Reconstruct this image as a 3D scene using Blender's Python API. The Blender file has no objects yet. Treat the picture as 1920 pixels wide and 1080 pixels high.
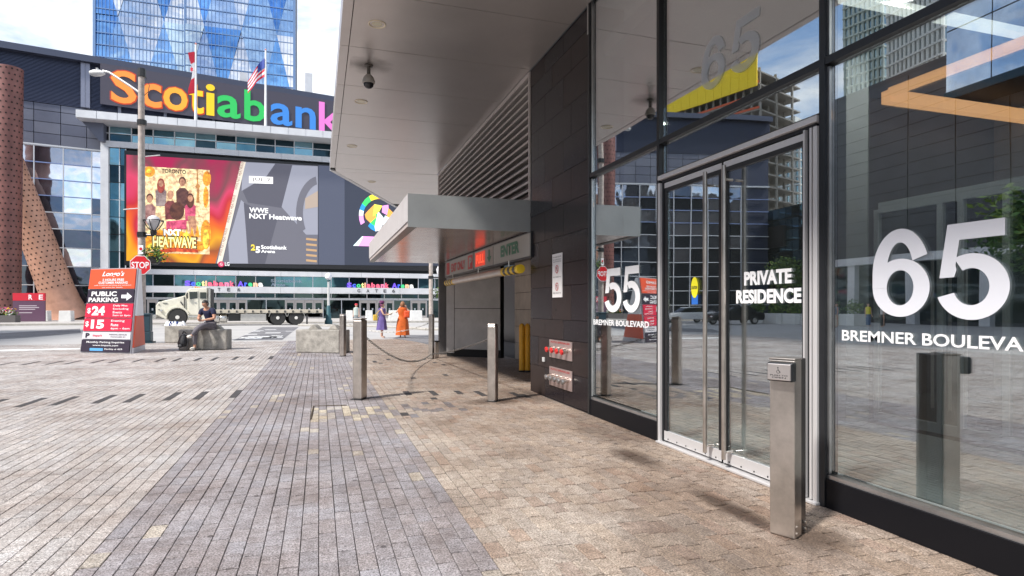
import bpy, bmesh, math, random
from mathutils import Matrix, Vector
random.seed(7)
R = math.radians
scene = bpy.context.scene
COL = scene.collection

# ------------------------------------------------------------------ camera, sky, sun, exposure
CAM_H, FOC, CX, HY = 1.4, 1120.0, 960.0, 577.0
YAW = math.atan(362.0 / 1120.0)
SA, CA = math.sin(YAW), math.cos(YAW)
cam_d = bpy.data.cameras.new('camera')
cam = bpy.data.objects.new('camera', cam_d)
COL.objects.link(cam)
cam.location = (0, 0, CAM_H)
cam.rotation_euler = (R(90), 0, -YAW)
cam_d.sensor_width = 36.0
cam_d.lens = FOC / 1920 * 36
cam_d.shift_y = (HY - 540) / 1920
cam_d.clip_start = 0.05
cam_d.clip_end = 3000
scene.camera = cam

SUN_EL = R(47)
SUN_FROM = Vector((-0.90, -0.43, 0)).normalized()
world = bpy.data.worlds.new('World')
scene.world = world
world.use_nodes = True
wn, wl = world.node_tree.nodes, world.node_tree.links
wn.clear()
wo = wn.new('ShaderNodeOutputWorld')
wb = wn.new('ShaderNodeBackground')
sky = wn.new('ShaderNodeTexSky')
sky.sky_type = 'NISHITA'
sky.sun_disc = False
sky.sun_elevation = SUN_EL
sky.sun_rotation = math.atan2(SUN_FROM.x, SUN_FROM.y)
sky.air_density = 1.0
sky.dust_density = 0.4
wb.inputs['Strength'].default_value = 0.13
tc = wn.new('ShaderNodeTexCoord')
sep = wn.new('ShaderNodeSeparateXYZ')
wl.new(tc.outputs['Generated'], sep.inputs[0])
zz = wn.new('ShaderNodeMath'); zz.operation = 'MAXIMUM'; zz.inputs[1].default_value = 0.0
wl.new(sep.outputs['Z'], zz.inputs[0])
za = wn.new('ShaderNodeMath'); za.operation = 'ADD'; za.inputs[1].default_value = 0.22
wl.new(zz.outputs[0], za.inputs[0])
cmb = wn.new('ShaderNodeCombineXYZ')
for k in ('X', 'Y'):
    dv = wn.new('ShaderNodeMath'); dv.operation = 'DIVIDE'
    wl.new(sep.outputs[k], dv.inputs[0]); wl.new(za.outputs[0], dv.inputs[1])
    wl.new(dv.outputs[0], cmb.inputs[k])
nz = wn.new('ShaderNodeTexNoise')
nz.inputs['Scale'].default_value = 1.9
nz.inputs['Detail'].default_value = 9
nz.inputs['Roughness'].default_value = 0.58
nz.inputs['Distortion'].default_value = 0.4
wl.new(cmb.outputs[0], nz.inputs['Vector'])
cr = wn.new('ShaderNodeValToRGB')
cr.color_ramp.elements[0].position = 0.40
cr.color_ramp.elements[0].color = (0, 0, 0, 1)
cr.color_ramp.elements[1].position = 0.58
cr.color_ramp.elements[1].color = (1, 1, 1, 1)
wl.new(nz.outputs['Fac'], cr.inputs['Fac'])
nz2 = wn.new('ShaderNodeTexNoise')
nz2.inputs['Scale'].default_value = 4.5
nz2.inputs['Detail'].default_value = 6
wl.new(cmb.outputs[0], nz2.inputs['Vector'])
cr2 = wn.new('ShaderNodeValToRGB')
cr2.color_ramp.elements[0].position = 0.3
cr2.color_ramp.elements[0].color = (4.3, 4.7, 5.3, 1)
cr2.color_ramp.elements[1].position = 0.62
cr2.color_ramp.elements[1].color = (6.9, 7.0, 7.1, 1)
wl.new(nz2.outputs['Fac'], cr2.inputs['Fac'])
mx = wn.new('ShaderNodeMixRGB')
wl.new(cr.outputs['Color'], mx.inputs['Fac'])
wl.new(sky.outputs[0], mx.inputs['Color1'])
wl.new(cr2.outputs['Color'], mx.inputs['Color2'])
wl.new(mx.outputs[0], wb.inputs['Color'])
wl.new(wb.outputs[0], wo.inputs['Surface'])

sun_d = bpy.data.lights.new('sun', 'SUN')
sun = bpy.data.objects.new('sun', sun_d)
COL.objects.link(sun)
sun_d.energy = 3.7
sun_d.angle = R(5)
sun_d.color = (1.0, 0.95, 0.88)
sdir = Vector((SUN_FROM.x * math.cos(SUN_EL), SUN_FROM.y * math.cos(SUN_EL), math.sin(SUN_EL)))
sun.rotation_euler = sdir.to_track_quat('Z', 'Y').to_euler()
scene.view_settings.view_transform = 'Standard'
scene.view_settings.look = 'None'
scene.view_settings.gamma = 1
scene.view_settings.exposure = 0.75
scene.view_settings.use_curve_mapping = False

# ------------------------------------------------------------------ helpers
def ray(px):
    k = (px - CX) / FOC
    return Vector((SA + k * CA, CA - k * SA))
def ground_at(px, py, z=0.0):
    d = FOC * (CAM_H - z) / (py - HY)
    v = ray(px) * d
    return Vector((v.x, v.y, z))
def at(px, py, d):
    v = ray(px) * d
    return Vector((v.x, v.y, CAM_H - (py - HY) / FOC * d))
def mirrored(px, py, d):            # a point of the street that the lobby glass reflects
    v = at(px, py, d)
    return Vector((2 * WX - v.x, v.y, v.z))
WX = 3.4                             # the lobby glass stands on the plane x = 3.4

class Frame:
    """vertical plane: s runs along it to the right, depth into it, z up"""
    def __init__(self, o, e1):
        self.o = Vector(o); self.e = Vector(e1).normalized()
        self.inn = Vector((-self.e.y, self.e.x))
        self.m = Matrix(((self.e.x, self.inn.x, 0, o[0]), (self.e.y, self.inn.y, 0, o[1]), (0, 0, 1, 0), (0, 0, 0, 1)))
    def st(self, px, depth=0):
        D = ray(px); o = self.o + self.inn * depth
        det = D.x * (-self.e.y) - (-self.e.x) * D.y
        t = (o.x * (-self.e.y) + self.e.x * o.y) / det
        s = (D.x * o.y - D.y * o.x) / det
        return s, t
    def s(self, px, depth=0): return self.st(px, depth)[0]
    def sz(self, px, py, depth=0):
        s, t = self.st(px, depth)
        return s, CAM_H + (HY - py) / FOC * t

I4 = Matrix.Identity(4)
class MB:
    def __init__(self, m=None):
        self.v = []; self.f = []; self.m = m or I4; self.c = []
    def _add(self, vs, fs, col=None):
        b = len(self.v)
        self.v += [tuple(self.m @ Vector(p)) for p in vs]
        self.f += [tuple(b + i for i in f) for f in fs]
        self.c += [col] * len(fs)
        return self
    def box(self, x0, x1, y0, y1, z0, z1, col=None):
        x0, x1 = min(x0, x1), max(x0, x1); y0, y1 = min(y0, y1), max(y0, y1); z0, z1 = min(z0, z1), max(z0, z1)
        vs = [(x0,y0,z0),(x1,y0,z0),(x1,y1,z0),(x0,y1,z0),(x0,y0,z1),(x1,y0,z1),(x1,y1,z1),(x0,y1,z1)]
        return self._add(vs, [(0,3,2,1),(4,5,6,7),(0,1,5,4),(1,2,6,5),(2,3,7,6),(3,0,4,7)], col)
    def prism(self, pts, a, b, axis='z', col=None):
        """extrude a 2-D outline from a to b along axis (z: xy outline, y: xz outline, x: yz outline)"""
        n = len(pts)
        def q(p, t):
            if axis == 'z': return (p[0], p[1], t)
            if axis == 'y': return (p[0], t, p[1])
            return (t, p[0], p[1])
        vs = [q(p, a) for p in pts] + [q(p, b) for p in pts]
        fs = [tuple(range(n)), tuple(range(2*n-1, n-1, -1))]
        for i in range(n):
            j = (i+1) % n
            fs.append((i, i+n, j+n, j))
        return self._add(vs, fs, col)
    def quad(self, pts, col=None):
        return self._add(pts, [tuple(range(len(pts)))], col)
    def tube(self, p0, p1, r0, r1=None, n=10, cap=True):
        p0, p1 = Vector(p0), Vector(p1); r1 = r0 if r1 is None else r1
        ax = (p1-p0).normalized()
        u = ax.orthogonal().normalized(); w = ax.cross(u)
        vs = []
        for p, r in ((p0, r0), (p1, r1)):
            for i in range(n):
                a = 2*math.pi*i/n
                vs.append(tuple(p + u*(r*math.cos(a)) + w*(r*math.sin(a))))
        fs = [(i, (i+1) % n, (i+1) % n+n, i+n) for i in range(n)]
        if cap: fs += [tuple(range(n-1, -1, -1)), tuple(range(n, 2*n))]
        return self._add(vs, fs)
    def path(self, pts, r, n=6):
        for a, b in zip(pts[:-1], pts[1:]): self.tube(a, b, r, n=n)
        return self
    def lathe(self, prof, c=(0,0,0), n=16, axis='z'):
        vs = []; m = len(prof)
        for r, h in prof:
            for i in range(n):
                a = 2*math.pi*i/n
                x, y = r*math.cos(a), r*math.sin(a)
                p = (x, y, h) if axis == 'z' else ((x, h, y) if axis == 'y' else (h, x, y))
                vs.append((c[0]+p[0], c[1]+p[1], c[2]+p[2]))
        fs = []
        for k in range(m-1):
            for i in range(n):
                j = (i+1) % n
                fs.append((k*n+i, k*n+j, (k+1)*n+j, (k+1)*n+i))
        if prof[0][0] > 1e-4: fs.append(tuple(range(n-1, -1, -1)))
        if prof[-1][0] > 1e-4: fs.append(tuple(range((m-1)*n, m*n)))
        return self._add(vs, fs)
    def build(self, name, mat, parent=None, bevel=0, smooth=False, fix=True):
        me = bpy.data.meshes.new(name)
        inv = wm(parent).inverted() if parent else I4
        me.from_pydata([tuple(inv @ Vector(p)) for p in self.v], [], self.f)
        if any(c is not None for c in self.c):
            at_ = me.color_attributes.new('Col', 'FLOAT_COLOR', 'CORNER')
            i = 0; buf = []
            for f, c in zip(self.f, self.c): buf += (list(c)+[1.0]) * len(f)
            at_.data.foreach_set('color', buf)
        if bevel or fix:
            bm = bmesh.new(); bm.from_mesh(me)
            if bevel:
                bmesh.ops.remove_doubles(bm, verts=bm.verts, dist=1e-5)
                bmesh.ops.bevel(bm, geom=[e for e in bm.edges if len(e.link_faces) == 2 and e.calc_face_angle(0) > 0.5], offset=bevel, segments=2, affect='EDGES', profile=0.5)
            bmesh.ops.recalc_face_normals(bm, faces=bm.faces)
            bm.to_mesh(me); bm.free()
        if smooth:
            me.polygons.foreach_set('use_smooth', [True]*len(me.polygons))
            try: me.set_sharp_from_angle(angle=R(38))
            except Exception: pass
        me.materials.append(mat)
        return link(name, me, parent)

WM = {}
def wm(o):
    m = I4
    while o is not None:
        m = o.matrix_basis @ m
        o = o.parent
    return m
def link(name, me, parent=None, loc=None):
    o = bpy.data.objects.new(name, me)
    COL.objects.link(o)
    if parent is not None: o.parent = parent
    if loc is not None: o.location = loc
    return o
def tag(o, label, cat, group=None):
    o['label'] = label; o['category'] = cat
    if group: o['group'] = group
    return o
def thing(name, label, cat, loc=(0,0,0), rz=0, group=None):
    o = link(name, None, None, loc)
    o.rotation_euler = (0, 0, rz)
    return tag(o, label, cat, group)
def struct(o): o['kind'] = 'structure'; return o
def stuff(o): o['kind'] = 'stuff'; return o

# ---- materials
MATS = {}
def mat(name, color, rough=0.6, metal=0.0, var=0.0, vscale=3.0, bump=0.0, bscale=60.0, emit=None, estr=1.0, spec=0.5, aniso=None, col2=None, dirt=0.0):
    if name in MATS: return MATS[name]
    m = bpy.data.materials.new(name); m.use_nodes = True
    nt = m.node_tree; n = nt.nodes; l = nt.links
    b = n['Principled BSDF']
    b.inputs['Base Color'].default_value = (*(tuple(c*0.3 for c in color) if emit and not name.startswith('lit_') else color), 1)
    b.inputs['Roughness'].default_value = rough
    b.inputs['Metallic'].default_value = metal
    b.inputs['Specular IOR Level'].default_value = spec
    g = n.new('ShaderNodeNewGeometry')
    if var > 0 or col2:
        t = n.new('ShaderNodeTexNoise'); t.inputs['Scale'].default_value = vscale
        t.inputs['Detail'].default_value = 7; t.inputs['Roughness'].default_value = 0.65
        l.new(g.outputs['Position'], t.inputs['Vector'])
        r = n.new('ShaderNodeValToRGB')
        r.color_ramp.elements[0].position = 0.3; r.color_ramp.elements[1].position = 0.7
        c2 = col2 or color
        r.color_ramp.elements[0].color = (*[max(0, c*(1-var)) for c in color], 1)
        r.color_ramp.elements[1].color = (*[min(1, c*(1+var*0.6)) for c in c2], 1)
        l.new(t.outputs['Fac'], r.inputs['Fac']); l.new(r.outputs['Color'], b.inputs['Base Color'])
        rr = n.new('ShaderNodeMapRange'); rr.inputs['To Min'].default_value = max(0, rough-0.08); rr.inputs['To Max'].default_value = min(1, rough+0.1)
        l.new(t.outputs['Fac'], rr.inputs['Value']); l.new(rr.outputs[0], b.inputs['Roughness'])
    if bump > 0:
        t2 = n.new('ShaderNodeTexNoise'); t2.inputs['Scale'].default_value = bscale; t2.inputs['Detail'].default_value = 4
        l.new(g.outputs['Position'], t2.inputs['Vector'])
        bp = n.new('ShaderNodeBump'); bp.inputs['Strength'].default_value = bump; bp.inputs['Distance'].default_value = 0.02
        l.new(t2.outputs['Fac'], bp.inputs['Height']); l.new(bp.outputs[0], b.inputs['Normal'])
    if emit:
        b.inputs['Emission Color'].default_value = (*emit, 1); b.inputs['Emission Strength'].default_value = estr
    MATS[name] = m
    return m
def flat(name, c, e=0.0, rough=0.5):
    return mat(name, c, rough, emit=c if e else None, estr=e)
def glass(name, refl=0.3, tint=(0.85, 0.92, 0.9), rough=0.0):
    if name in MATS: return MATS[name]
    m = bpy.data.materials.new(name); m.use_nodes = True
    n = m.node_tree.nodes; l = m.node_tree.links; n.clear()
    o = n.new('ShaderNodeOutputMaterial'); mixs = n.new('ShaderNodeMixShader')
    tr = n.new('ShaderNodeBsdfTransparent'); tr.inputs[0].default_value = (*tint, 1)
    gl = n.new('ShaderNodeBsdfGlossy'); gl.inputs['Roughness'].default_value = rough
    gl.inputs['Color'].default_value = (0.96, 0.98, 1, 1)
    lw = n.new('ShaderNodeLayerWeight'); lw.inputs['Blend'].default_value = 0.5
    pw = n.new('ShaderNodeMath'); pw.operation = 'POWER'; pw.inputs[1].default_value = 3.5; l.new(lw.outputs['Facing'], pw.inputs[0])
    mr = n.new('ShaderNodeMapRange'); mr.inputs['To Min'].default_value = refl; mr.inputs['To Max'].default_value = 0.95
    g = n.new('ShaderNodeNewGeometry')
    t = n.new('ShaderNodeTexNoise'); t.inputs['Scale'].default_value = 0.55; t.inputs['Detail'].default_value = 1
    l.new(g.outputs['Position'], t.inputs['Vector'])
    bp = n.new('ShaderNodeBump'); bp.inputs['Strength'].default_value = 0.05; bp.inputs['Distance'].default_value = 0.05
    l.new(t.outputs['Fac'], bp.inputs['Height']); l.new(bp.outputs[0], gl.inputs['Normal'])
    l.new(pw.outputs[0], mr.inputs['Value']); l.new(mr.outputs[0], mixs.inputs[0])
    l.new(tr.outputs[0], mixs.inputs[1]); l.new(gl.outputs[0], mixs.inputs[2]); l.new(mixs.outputs[0], o.inputs[0])
    MATS[name] = m
    return m
def mirror_glass(name, c, rough=0.03, var=0.35, vscale=0.15, wob=0.12, wscale=0.3):
    """coated facade glass: tinted mirror over a dark room"""
    if name in MATS: return MATS[name]
    m = mat(name, c, rough, metal=0.92, var=var, vscale=vscale)
    n = m.node_tree.nodes; l = m.node_tree.links
    g = n.new('ShaderNodeNewGeometry')
    t = n.new('ShaderNodeTexNoise'); t.inputs['Scale'].default_value = wscale; t.inputs['Detail'].default_value = 2
    l.new(g.outputs['Position'], t.inputs['Vector'])
    bp = n.new('ShaderNodeBump'); bp.inputs['Strength'].default_value = wob; bp.inputs['Distance'].default_value = 0.25
    l.new(t.outputs['Fac'], bp.inputs['Height']); l.new(bp.outputs[0], n['Principled BSDF'].inputs['Normal'])
    for nn in n:
        if nn.type == 'MAP_RANGE': nn.inputs['To Min'].default_value = rough; nn.inputs['To Max'].default_value = rough+0.03
    return m

def text(s, fr, s0, s1, z0, z1, m, parent, depth=-0.01, bold=0.0, thick=0.0, name='lettering', shear=0.0):
    cu = bpy.data.curves.new('t', 'FONT'); cu.body = s; cu.offset = bold; cu.extrude = 0.02 if thick else 0
    cu.shear = shear; cu.resolution_u = 3
    o = bpy.data.objects.new('t', cu); COL.objects.link(o)
    bpy.context.view_layer.update()
    me = bpy.data.meshes.new_from_object(o.evaluated_get(bpy.context.evaluated_depsgraph_get()))
    bpy.data.objects.remove(o)
    xs = [v.co.x for v in me.vertices]; ys = [v.co.y for v in me.vertices]
    x0, x1, y0, y1 = min(xs), max(xs), min(ys), max(ys)
    inv = wm(parent).inverted() if parent else I4
    fm = fr.m if isinstance(fr, Frame) else fr
    for v in me.vertices:
        x = s0 + (v.co.x-x0)/(x1-x0)*(s1-s0); z = z0 + (v.co.y-y0)/(y1-y0)*(z1-z0)
        dd = depth - (v.co.z+0.02)/0.04*thick if thick else depth
        v.co = inv @ (fm @ Vector((x, dd, z)))
    me.name = name
    me.materials.clear(); me.materials.append(m)
    return link(name, me, parent)
def poly(fr, pts, m, parent, depth=-0.01, name='print', thick=0.0):
    fm = fr.m if isinstance(fr, Frame) else fr
    mb = MB(fm)
    if thick: mb.prism(pts, depth, depth-thick, 'y')
    else: mb.quad([(a, depth, b) for a, b in pts])
    return mb.build(name, m, parent, fix=bool(thick))
def digit(ch, fr, s0, s1, z0, z1, m, parent, depth=-0.003, shear=0.0):
    """heavy grotesque numerals drawn as flat outlines"""
    qs = []
    def arc(cx, cy, ro, rox, ri, rix, a0, a1, n=26, icy=None):
        icy = cy if icy is None else icy
        for i in range(n):
            t0, t1 = R(a0+(a1-a0)*i/n), R(a0+(a1-a0)*(i+1)/n)
            qs.append([(cx+rox*math.cos(t0), cy+ro*math.sin(t0)), (cx+rox*math.cos(t1), cy+ro*math.sin(t1)), (cx+rix*math.cos(t1), icy+ri*math.sin(t1)), (cx+rix*math.cos(t0), icy+ri*math.sin(t0))])
    if ch == '6':
        arc(.5, .33, .33, .5, .20, .235, 0, 360, 40)
        arc(.5, .5, .5, .5, .345, .235, 181, 22, 30, .5)
        qs.append([(0, .33), (.265, .33), (.265, .50), (0, .50)])
        qs.append([(.2, .33), (.30, .45), (.30, .52), (.2, .56)])
    else:
        qs.append([(.16, 1), (.93, 1), (.93, .83), (.33, .83)])
        qs.append([(.16, 1), (.33, .83), (.275, .57), (.04, .44)])
        qs.append([(.275, .57), (.04, .44), (.255, .445), (.29, .52)])
        arc(.49, .34, .34, .5, .19, .245, 118, -162, 34)
    fm = fr.m if isinstance(fr, Frame) else fr
    mb = MB(fm)
    for k, q in enumerate(qs):
        mb.quad([(s0+(x+shear*(y-.5))*(s1-s0), depth-0.00002*k, z0+y*(z1-z0)) for x, y in q])
    return mb.build('numeral', m, parent, fix=False)
def circle(cx, cz, r, n=18, ry=None, a0=0, a1=360):
    ry = ry or r
    k = n if a1-a0 >= 360 else n+1
    return [(cx + r*math.cos(R(a0+(a1-a0)*i/n)), cz + ry*math.sin(R(a0+(a1-a0)*i/n))) for i in range(k)]

# ---- common materials
white = mat('white_vinyl', (0.8, 0.8, 0.82), 0.45)
black = mat('black_paint', (0.02, 0.02, 0.022), 0.4)
dark_al = mat('dark_aluminium', (0.035, 0.037, 0.042), 0.35, 0.6, var=0.1, vscale=5)
alu = mat('brushed_aluminium', (0.55, 0.55, 0.56), 0.32, 0.9, var=0.12, vscale=6)
steel = mat('stainless_steel', (0.54, 0.49, 0.45), 0.3, 0.9, var=0.3, vscale=4)
conc = mat('cast_concrete', (0.33, 0.31, 0.28), 0.9, var=0.45, vscale=4.5, bump=0.5, bscale=30)
conc_w = mat('white_concrete', (0.7, 0.7, 0.69), 0.8, var=0.12, vscale=2)
band = mat('pale_metal_band', (0.62, 0.63, 0.66), 0.45, 0.2, var=0.12, vscale=0.6)
rubber = mat('tyre_rubber', (0.03, 0.03, 0.03), 0.8, var=0.2)

# ------------------------------------------------------------------ ground
exec_paver = None
def ground_mat(name, col, col2, scale, row, brick_w):
    m = bpy.data.materials.new(name); m.use_nodes = True
    n = m.node_tree.nodes; l = m.node_tree.links; b = n['Principled BSDF']
    g = n.new('ShaderNodeNewGeometry')
    t = n.new('ShaderNodeTexNoise'); t.inputs['Scale'].default_value = 0.35; t.inputs['Detail'].default_value = 9; t.inputs['Roughness'].default_value = 0.7
    l.new(g.outputs['Position'], t.inputs['Vector'])
    r = n.new('ShaderNodeValToRGB'); r.color_ramp.elements[0].position = 0.3; r.color_ramp.elements[1].position = 0.7
    r.color_ramp.elements[0].color = (*col, 1); r.color_ramp.elements[1].color = (*col2, 1)
    l.new(t.outputs['Fac'], r.inputs['Fac'])
    out = r.outputs['Color']
    if row:
        sp = n.new('ShaderNodeSeparateXYZ'); l.new(g.outputs['Position'], sp.inputs[0])
        cb = n.new('ShaderNodeCombineXYZ'); l.new(sp.outputs['Y'], cb.inputs['X']); l.new(sp.outputs['X'], cb.inputs['Y'])
        bt = n.new('ShaderNodeTexBrick'); bt.inputs['Scale'].default_value = 1; bt.inputs['Brick Width'].default_value = brick_w
        bt.inputs['Row Height'].default_value = row; bt.inputs['Mortar Size'].default_value = 0.006
        bt.inputs['Color1'].default_value = (1, 1, 1, 1); bt.inputs['Color2'].default_value = (0.85, 0.85, 0.87, 1); bt.inputs['Mortar'].default_value = (0.45, 0.42, 0.4, 1)
        l.new(cb.outputs[0], bt.inputs['Vector'])
        mm = n.new('ShaderNodeMixRGB'); mm.blend_type = 'MULTIPLY'; mm.inputs[0].default_value = 1
        l.new(out, mm.inputs[1]); l.new(bt.outputs['Color'], mm.inputs[2]); out = mm.outputs[0]
    l.new(out, b.inputs['Base Color'])
    b.inputs['Roughness'].default_value = 0.85
    return m
street_m = ground_mat('street_surface', (0.34, 0.33, 0.33), (0.44, 0.43, 0.42), 1, 0, 0)
plaza_m = ground_mat('plaza_surface', (0.40, 0.385, 0.37), (0.50, 0.48, 0.465), 1, 0.107, 0.28)
walk_m = ground_mat('sidewalk_surface', (0.4, 0.38, 0.36), (0.5, 0.48, 0.46), 1, 1.5, 1.5)
sand = mat('joint_sand', (0.11, 0.098, 0.09), 0.95, var=0.3, vscale=8)
asph_shade = ground_mat('asphalt_and_shade', (0.13, 0.13, 0.14), (0.24, 0.235, 0.245), 1, 0.2, 0.2)  # real asphalt, and the dark tone of the painted shadow patches

struct(MB().quad([(-1500,-1500,-0.05),(1500,-1500,-0.05),(1500,1500,-0.05),(-1500,1500,-0.05)]).build('ground', street_m, fix=False))
struct(MB().quad([(-60,-40,-0.0085),(15,-40,-0.0085),(15,27,-0.0085),(-60,27,-0.0085)]).build('paving_bed', sand, fix=False))
struct(MB().box(-60,-13.2,-20,27,-0.3,-0.002).build('side_plaza', plaza_m))
struct(MB().box(-120,90,27,56.5,-0.3,-0.012).build('street', street_m))
struct(MB().box(-120,90,58.2,110,-0.3,0.12).build('arena_forecourt', walk_m))
kerb_m = mat('kerb_concrete', (0.38, 0.36, 0.33), 0.9, var=0.25)
struct(MB().box(-120,90,57.9,58.2,-0.3,0.11).build('kerb', kerb_m, bevel=0.02))

# pavers: real blocks with recessed joints
def paver_mat(name, use_obj):
    m = bpy.data.materials.new(name); m.use_nodes = True
    n = m.node_tree.nodes; l = m.node_tree.links; b = n['Principled BSDF']
    g = n.new('ShaderNodeNewGeometry')
    if use_obj:
        src = n.new('ShaderNodeObjectInfo'); base = src.outputs['Color']
    else:
        src = n.new('ShaderNodeVertexColor'); src.layer_name = 'Col'; base = src.outputs['Color']
    def noise(scale, det, rough=0.6):
        t = n.new('ShaderNodeTexNoise'); t.inputs['Scale'].default_value = scale; t.inputs['Detail'].default_value = det
        t.inputs['Roughness'].default_value = rough
        l.new(g.outputs['Position'], t.inputs['Vector']); return t
    def ramp(src, p0, c0, p1, c1):
        r = n.new('ShaderNodeValToRGB'); r.color_ramp.elements[0].position = p0; r.color_ramp.elements[1].position = p1
        r.color_ramp.elements[0].color = (*c0, 1); r.color_ramp.elements[1].color = (*c1, 1)
        l.new(src, r.inputs['Fac']); return r.outputs['Color']
    def mul(a, bb, f=1.0):
        mm = n.new('ShaderNodeMixRGB'); mm.blend_type = 'MULTIPLY'; mm.inputs[0].default_value = f
        if not isinstance(f, float): pass
        l.new(a, mm.inputs[1]); l.new(bb, mm.inputs[2]); return mm.outputs[0]
    grit = ramp(noise(85, 5, 0.85).outputs['Fac'], 0.40, (0.30, 0.29, 0.29), 0.60, (1.55, 1.55, 1.55))
    dirt = ramp(noise(0.9, 8, 0.7).outputs['Fac'], 0.32, (0.62, 0.545, 0.50), 0.62, (1.08, 1.08, 1.08))
    mid = ramp(noise(14, 5).outputs['Fac'], 0.3, (0.74, 0.71, 0.69), 0.66, (1.16, 1.16, 1.16))
    c = mul(mul(mul(base, grit), dirt), mid)
    # grease stains in front of the doors, and darker ovals at posts, wall and garage
    sp = n.new('ShaderNodeSeparateXYZ'); l.new(g.outputs['Position'], sp.inputs[0])
    nd = noise(3.2, 6, 0.7)
    tot = None
    for (x, y, rx, ry, k) in STAINS_AND_SPOTS:
        acc = None
        for ax, c0, rr in (('X', x, rx), ('Y', y, ry)):
            s = n.new('ShaderNodeMath'); s.operation = 'SUBTRACT'; l.new(sp.outputs[ax], s.inputs[0]); s.inputs[1].default_value = c0
            d = n.new('ShaderNodeMath'); d.operation = 'DIVIDE'; l.new(s.outputs[0], d.inputs[0]); d.inputs[1].default_value = rr
            q = n.new('ShaderNodeMath'); q.operation = 'MULTIPLY'; l.new(d.outputs[0], q.inputs[0]); l.new(d.outputs[0], q.inputs[1])
            if acc is None: acc = q.outputs[0]
            else:
                a = n.new('ShaderNodeMath'); l.new(acc, a.inputs[0]); l.new(q.outputs[0], a.inputs[1]); acc = a.outputs[0]
        a = n.new('ShaderNodeMath'); a.operation = 'ADD'; l.new(acc, a.inputs[0]); l.new(nd.outputs['Fac'], a.inputs[1])
        mr = n.new('ShaderNodeMapRange'); mr.inputs['From Min'].default_value = 0.55; mr.inputs['From Max'].default_value = 1.5
        mr.inputs['To Min'].default_value = k; mr.inputs['To Max'].default_value = 0
        l.new(a.outputs[0], mr.inputs['Value'])
        if tot is None: tot = mr.outputs[0]
        else:
            a = n.new('ShaderNodeMath'); a.operation = 'MAXIMUM'; l.new(tot, a.inputs[0]); l.new(mr.outputs[0], a.inputs[1]); tot = a.outputs[0]
    vo = n.new('ShaderNodeTexVoronoi'); vo.inputs['Scale'].default_value = 3.1; l.new(g.outputs['Position'], vo.inputs['Vector'])
    gum = ramp(vo.outputs['Distance'], 0.045, (0.35, 0.33, 0.33), 0.075, (1, 1, 1))
    c = mul(c, gum)
    st = n.new('ShaderNodeMixRGB'); st.blend_type = 'MULTIPLY'; st.inputs[2].default_value = (0.2, 0.15, 0.12, 1)
    l.new(tot, st.inputs[0]); l.new(c, st.inputs[1])
    l.new(st.outputs[0], b.inputs['Base Color'])
    rr = n.new('ShaderNodeMapRange'); rr.inputs['To Min'].default_value = 0.5; rr.inputs['To Max'].default_value = 0.8
    l.new(noise(1.4, 6).outputs['Fac'], rr.inputs['Value']); l.new(rr.outputs[0], b.inputs['Roughness'])
    bp = n.new('ShaderNodeBump'); bp.inputs['Strength'].default_value = 0.7; bp.inputs['Distance'].default_value = 0.005
    l.new(noise(130, 3).outputs['Fac'], bp.inputs['Height']); l.new(bp.outputs[0], b.inputs['Normal'])
    return m
g1, g2 = ground_at(1190, 856), ground_at(1375, 955)
STAINS_AND_SPOTS = [(g1.x, g1.y, 0.2, 0.5, 0.9), (g2.x, g2.y, 0.13, 0.55, 0.98), (2.85, 2.9, 0.3, 0.3, 0.8), (2.5, 8.6, 0.5, 0.35, 0.8),
          (0.75, 9.4, 0.45, 0.25, 0.7), (4.2, 13.0, 1.6, 3.2, 0.55), (2.3, 2.0, 0.25, 0.3, 0.5), (3.1, 6.2, 0.4, 1.6, 0.45), (2.1, 2.9, 0.5, 0.8, 0.35), (3.2, 9.0, 0.6, 0.9, 0.45)]
pm_obj = paver_mat('paver_block', True)
pm_att = paver_mat('paver_block_field', False)
PW = 0.1025
LIGHT = {}
def paver_color(x, y, ln):
    j = random.uniform(0.9, 1.09); w = random.uniform(-0.008, 0.008)
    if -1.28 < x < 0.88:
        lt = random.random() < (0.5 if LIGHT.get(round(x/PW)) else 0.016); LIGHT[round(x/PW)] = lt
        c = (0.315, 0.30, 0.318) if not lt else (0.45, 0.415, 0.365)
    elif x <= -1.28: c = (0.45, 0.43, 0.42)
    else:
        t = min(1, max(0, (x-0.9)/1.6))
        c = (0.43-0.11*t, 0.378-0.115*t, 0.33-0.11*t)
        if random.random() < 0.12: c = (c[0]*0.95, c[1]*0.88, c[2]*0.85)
    hx0, hy0 = -0.15, 7.75
    if hx0 < x < 1.9 and hy0 < y < 8.75:
        c = random.choice([(0.5, 0.45, 0.36), (0.5, 0.45, 0.36), (0.27, 0.255, 0.27), (0.4, 0.37, 0.34)] if x < 1.0 else [(0.22, 0.21, 0.22), (0.4, 0.34, 0.3), (0.38, 0.34, 0.3)])
    return (c[0]*j+w, c[1]*j, c[2]*j-w)
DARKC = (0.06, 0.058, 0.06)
bars = []
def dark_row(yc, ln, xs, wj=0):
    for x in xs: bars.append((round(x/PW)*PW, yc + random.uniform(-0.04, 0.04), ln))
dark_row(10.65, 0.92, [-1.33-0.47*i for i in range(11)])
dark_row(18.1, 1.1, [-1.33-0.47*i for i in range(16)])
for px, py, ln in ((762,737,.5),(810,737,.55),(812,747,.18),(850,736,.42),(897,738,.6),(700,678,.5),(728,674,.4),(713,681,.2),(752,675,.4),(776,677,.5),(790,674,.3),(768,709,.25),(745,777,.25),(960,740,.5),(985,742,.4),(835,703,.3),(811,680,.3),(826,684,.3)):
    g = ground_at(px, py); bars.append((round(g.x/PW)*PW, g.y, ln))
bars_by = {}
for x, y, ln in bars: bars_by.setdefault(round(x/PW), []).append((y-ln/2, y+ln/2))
cells = []
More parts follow.
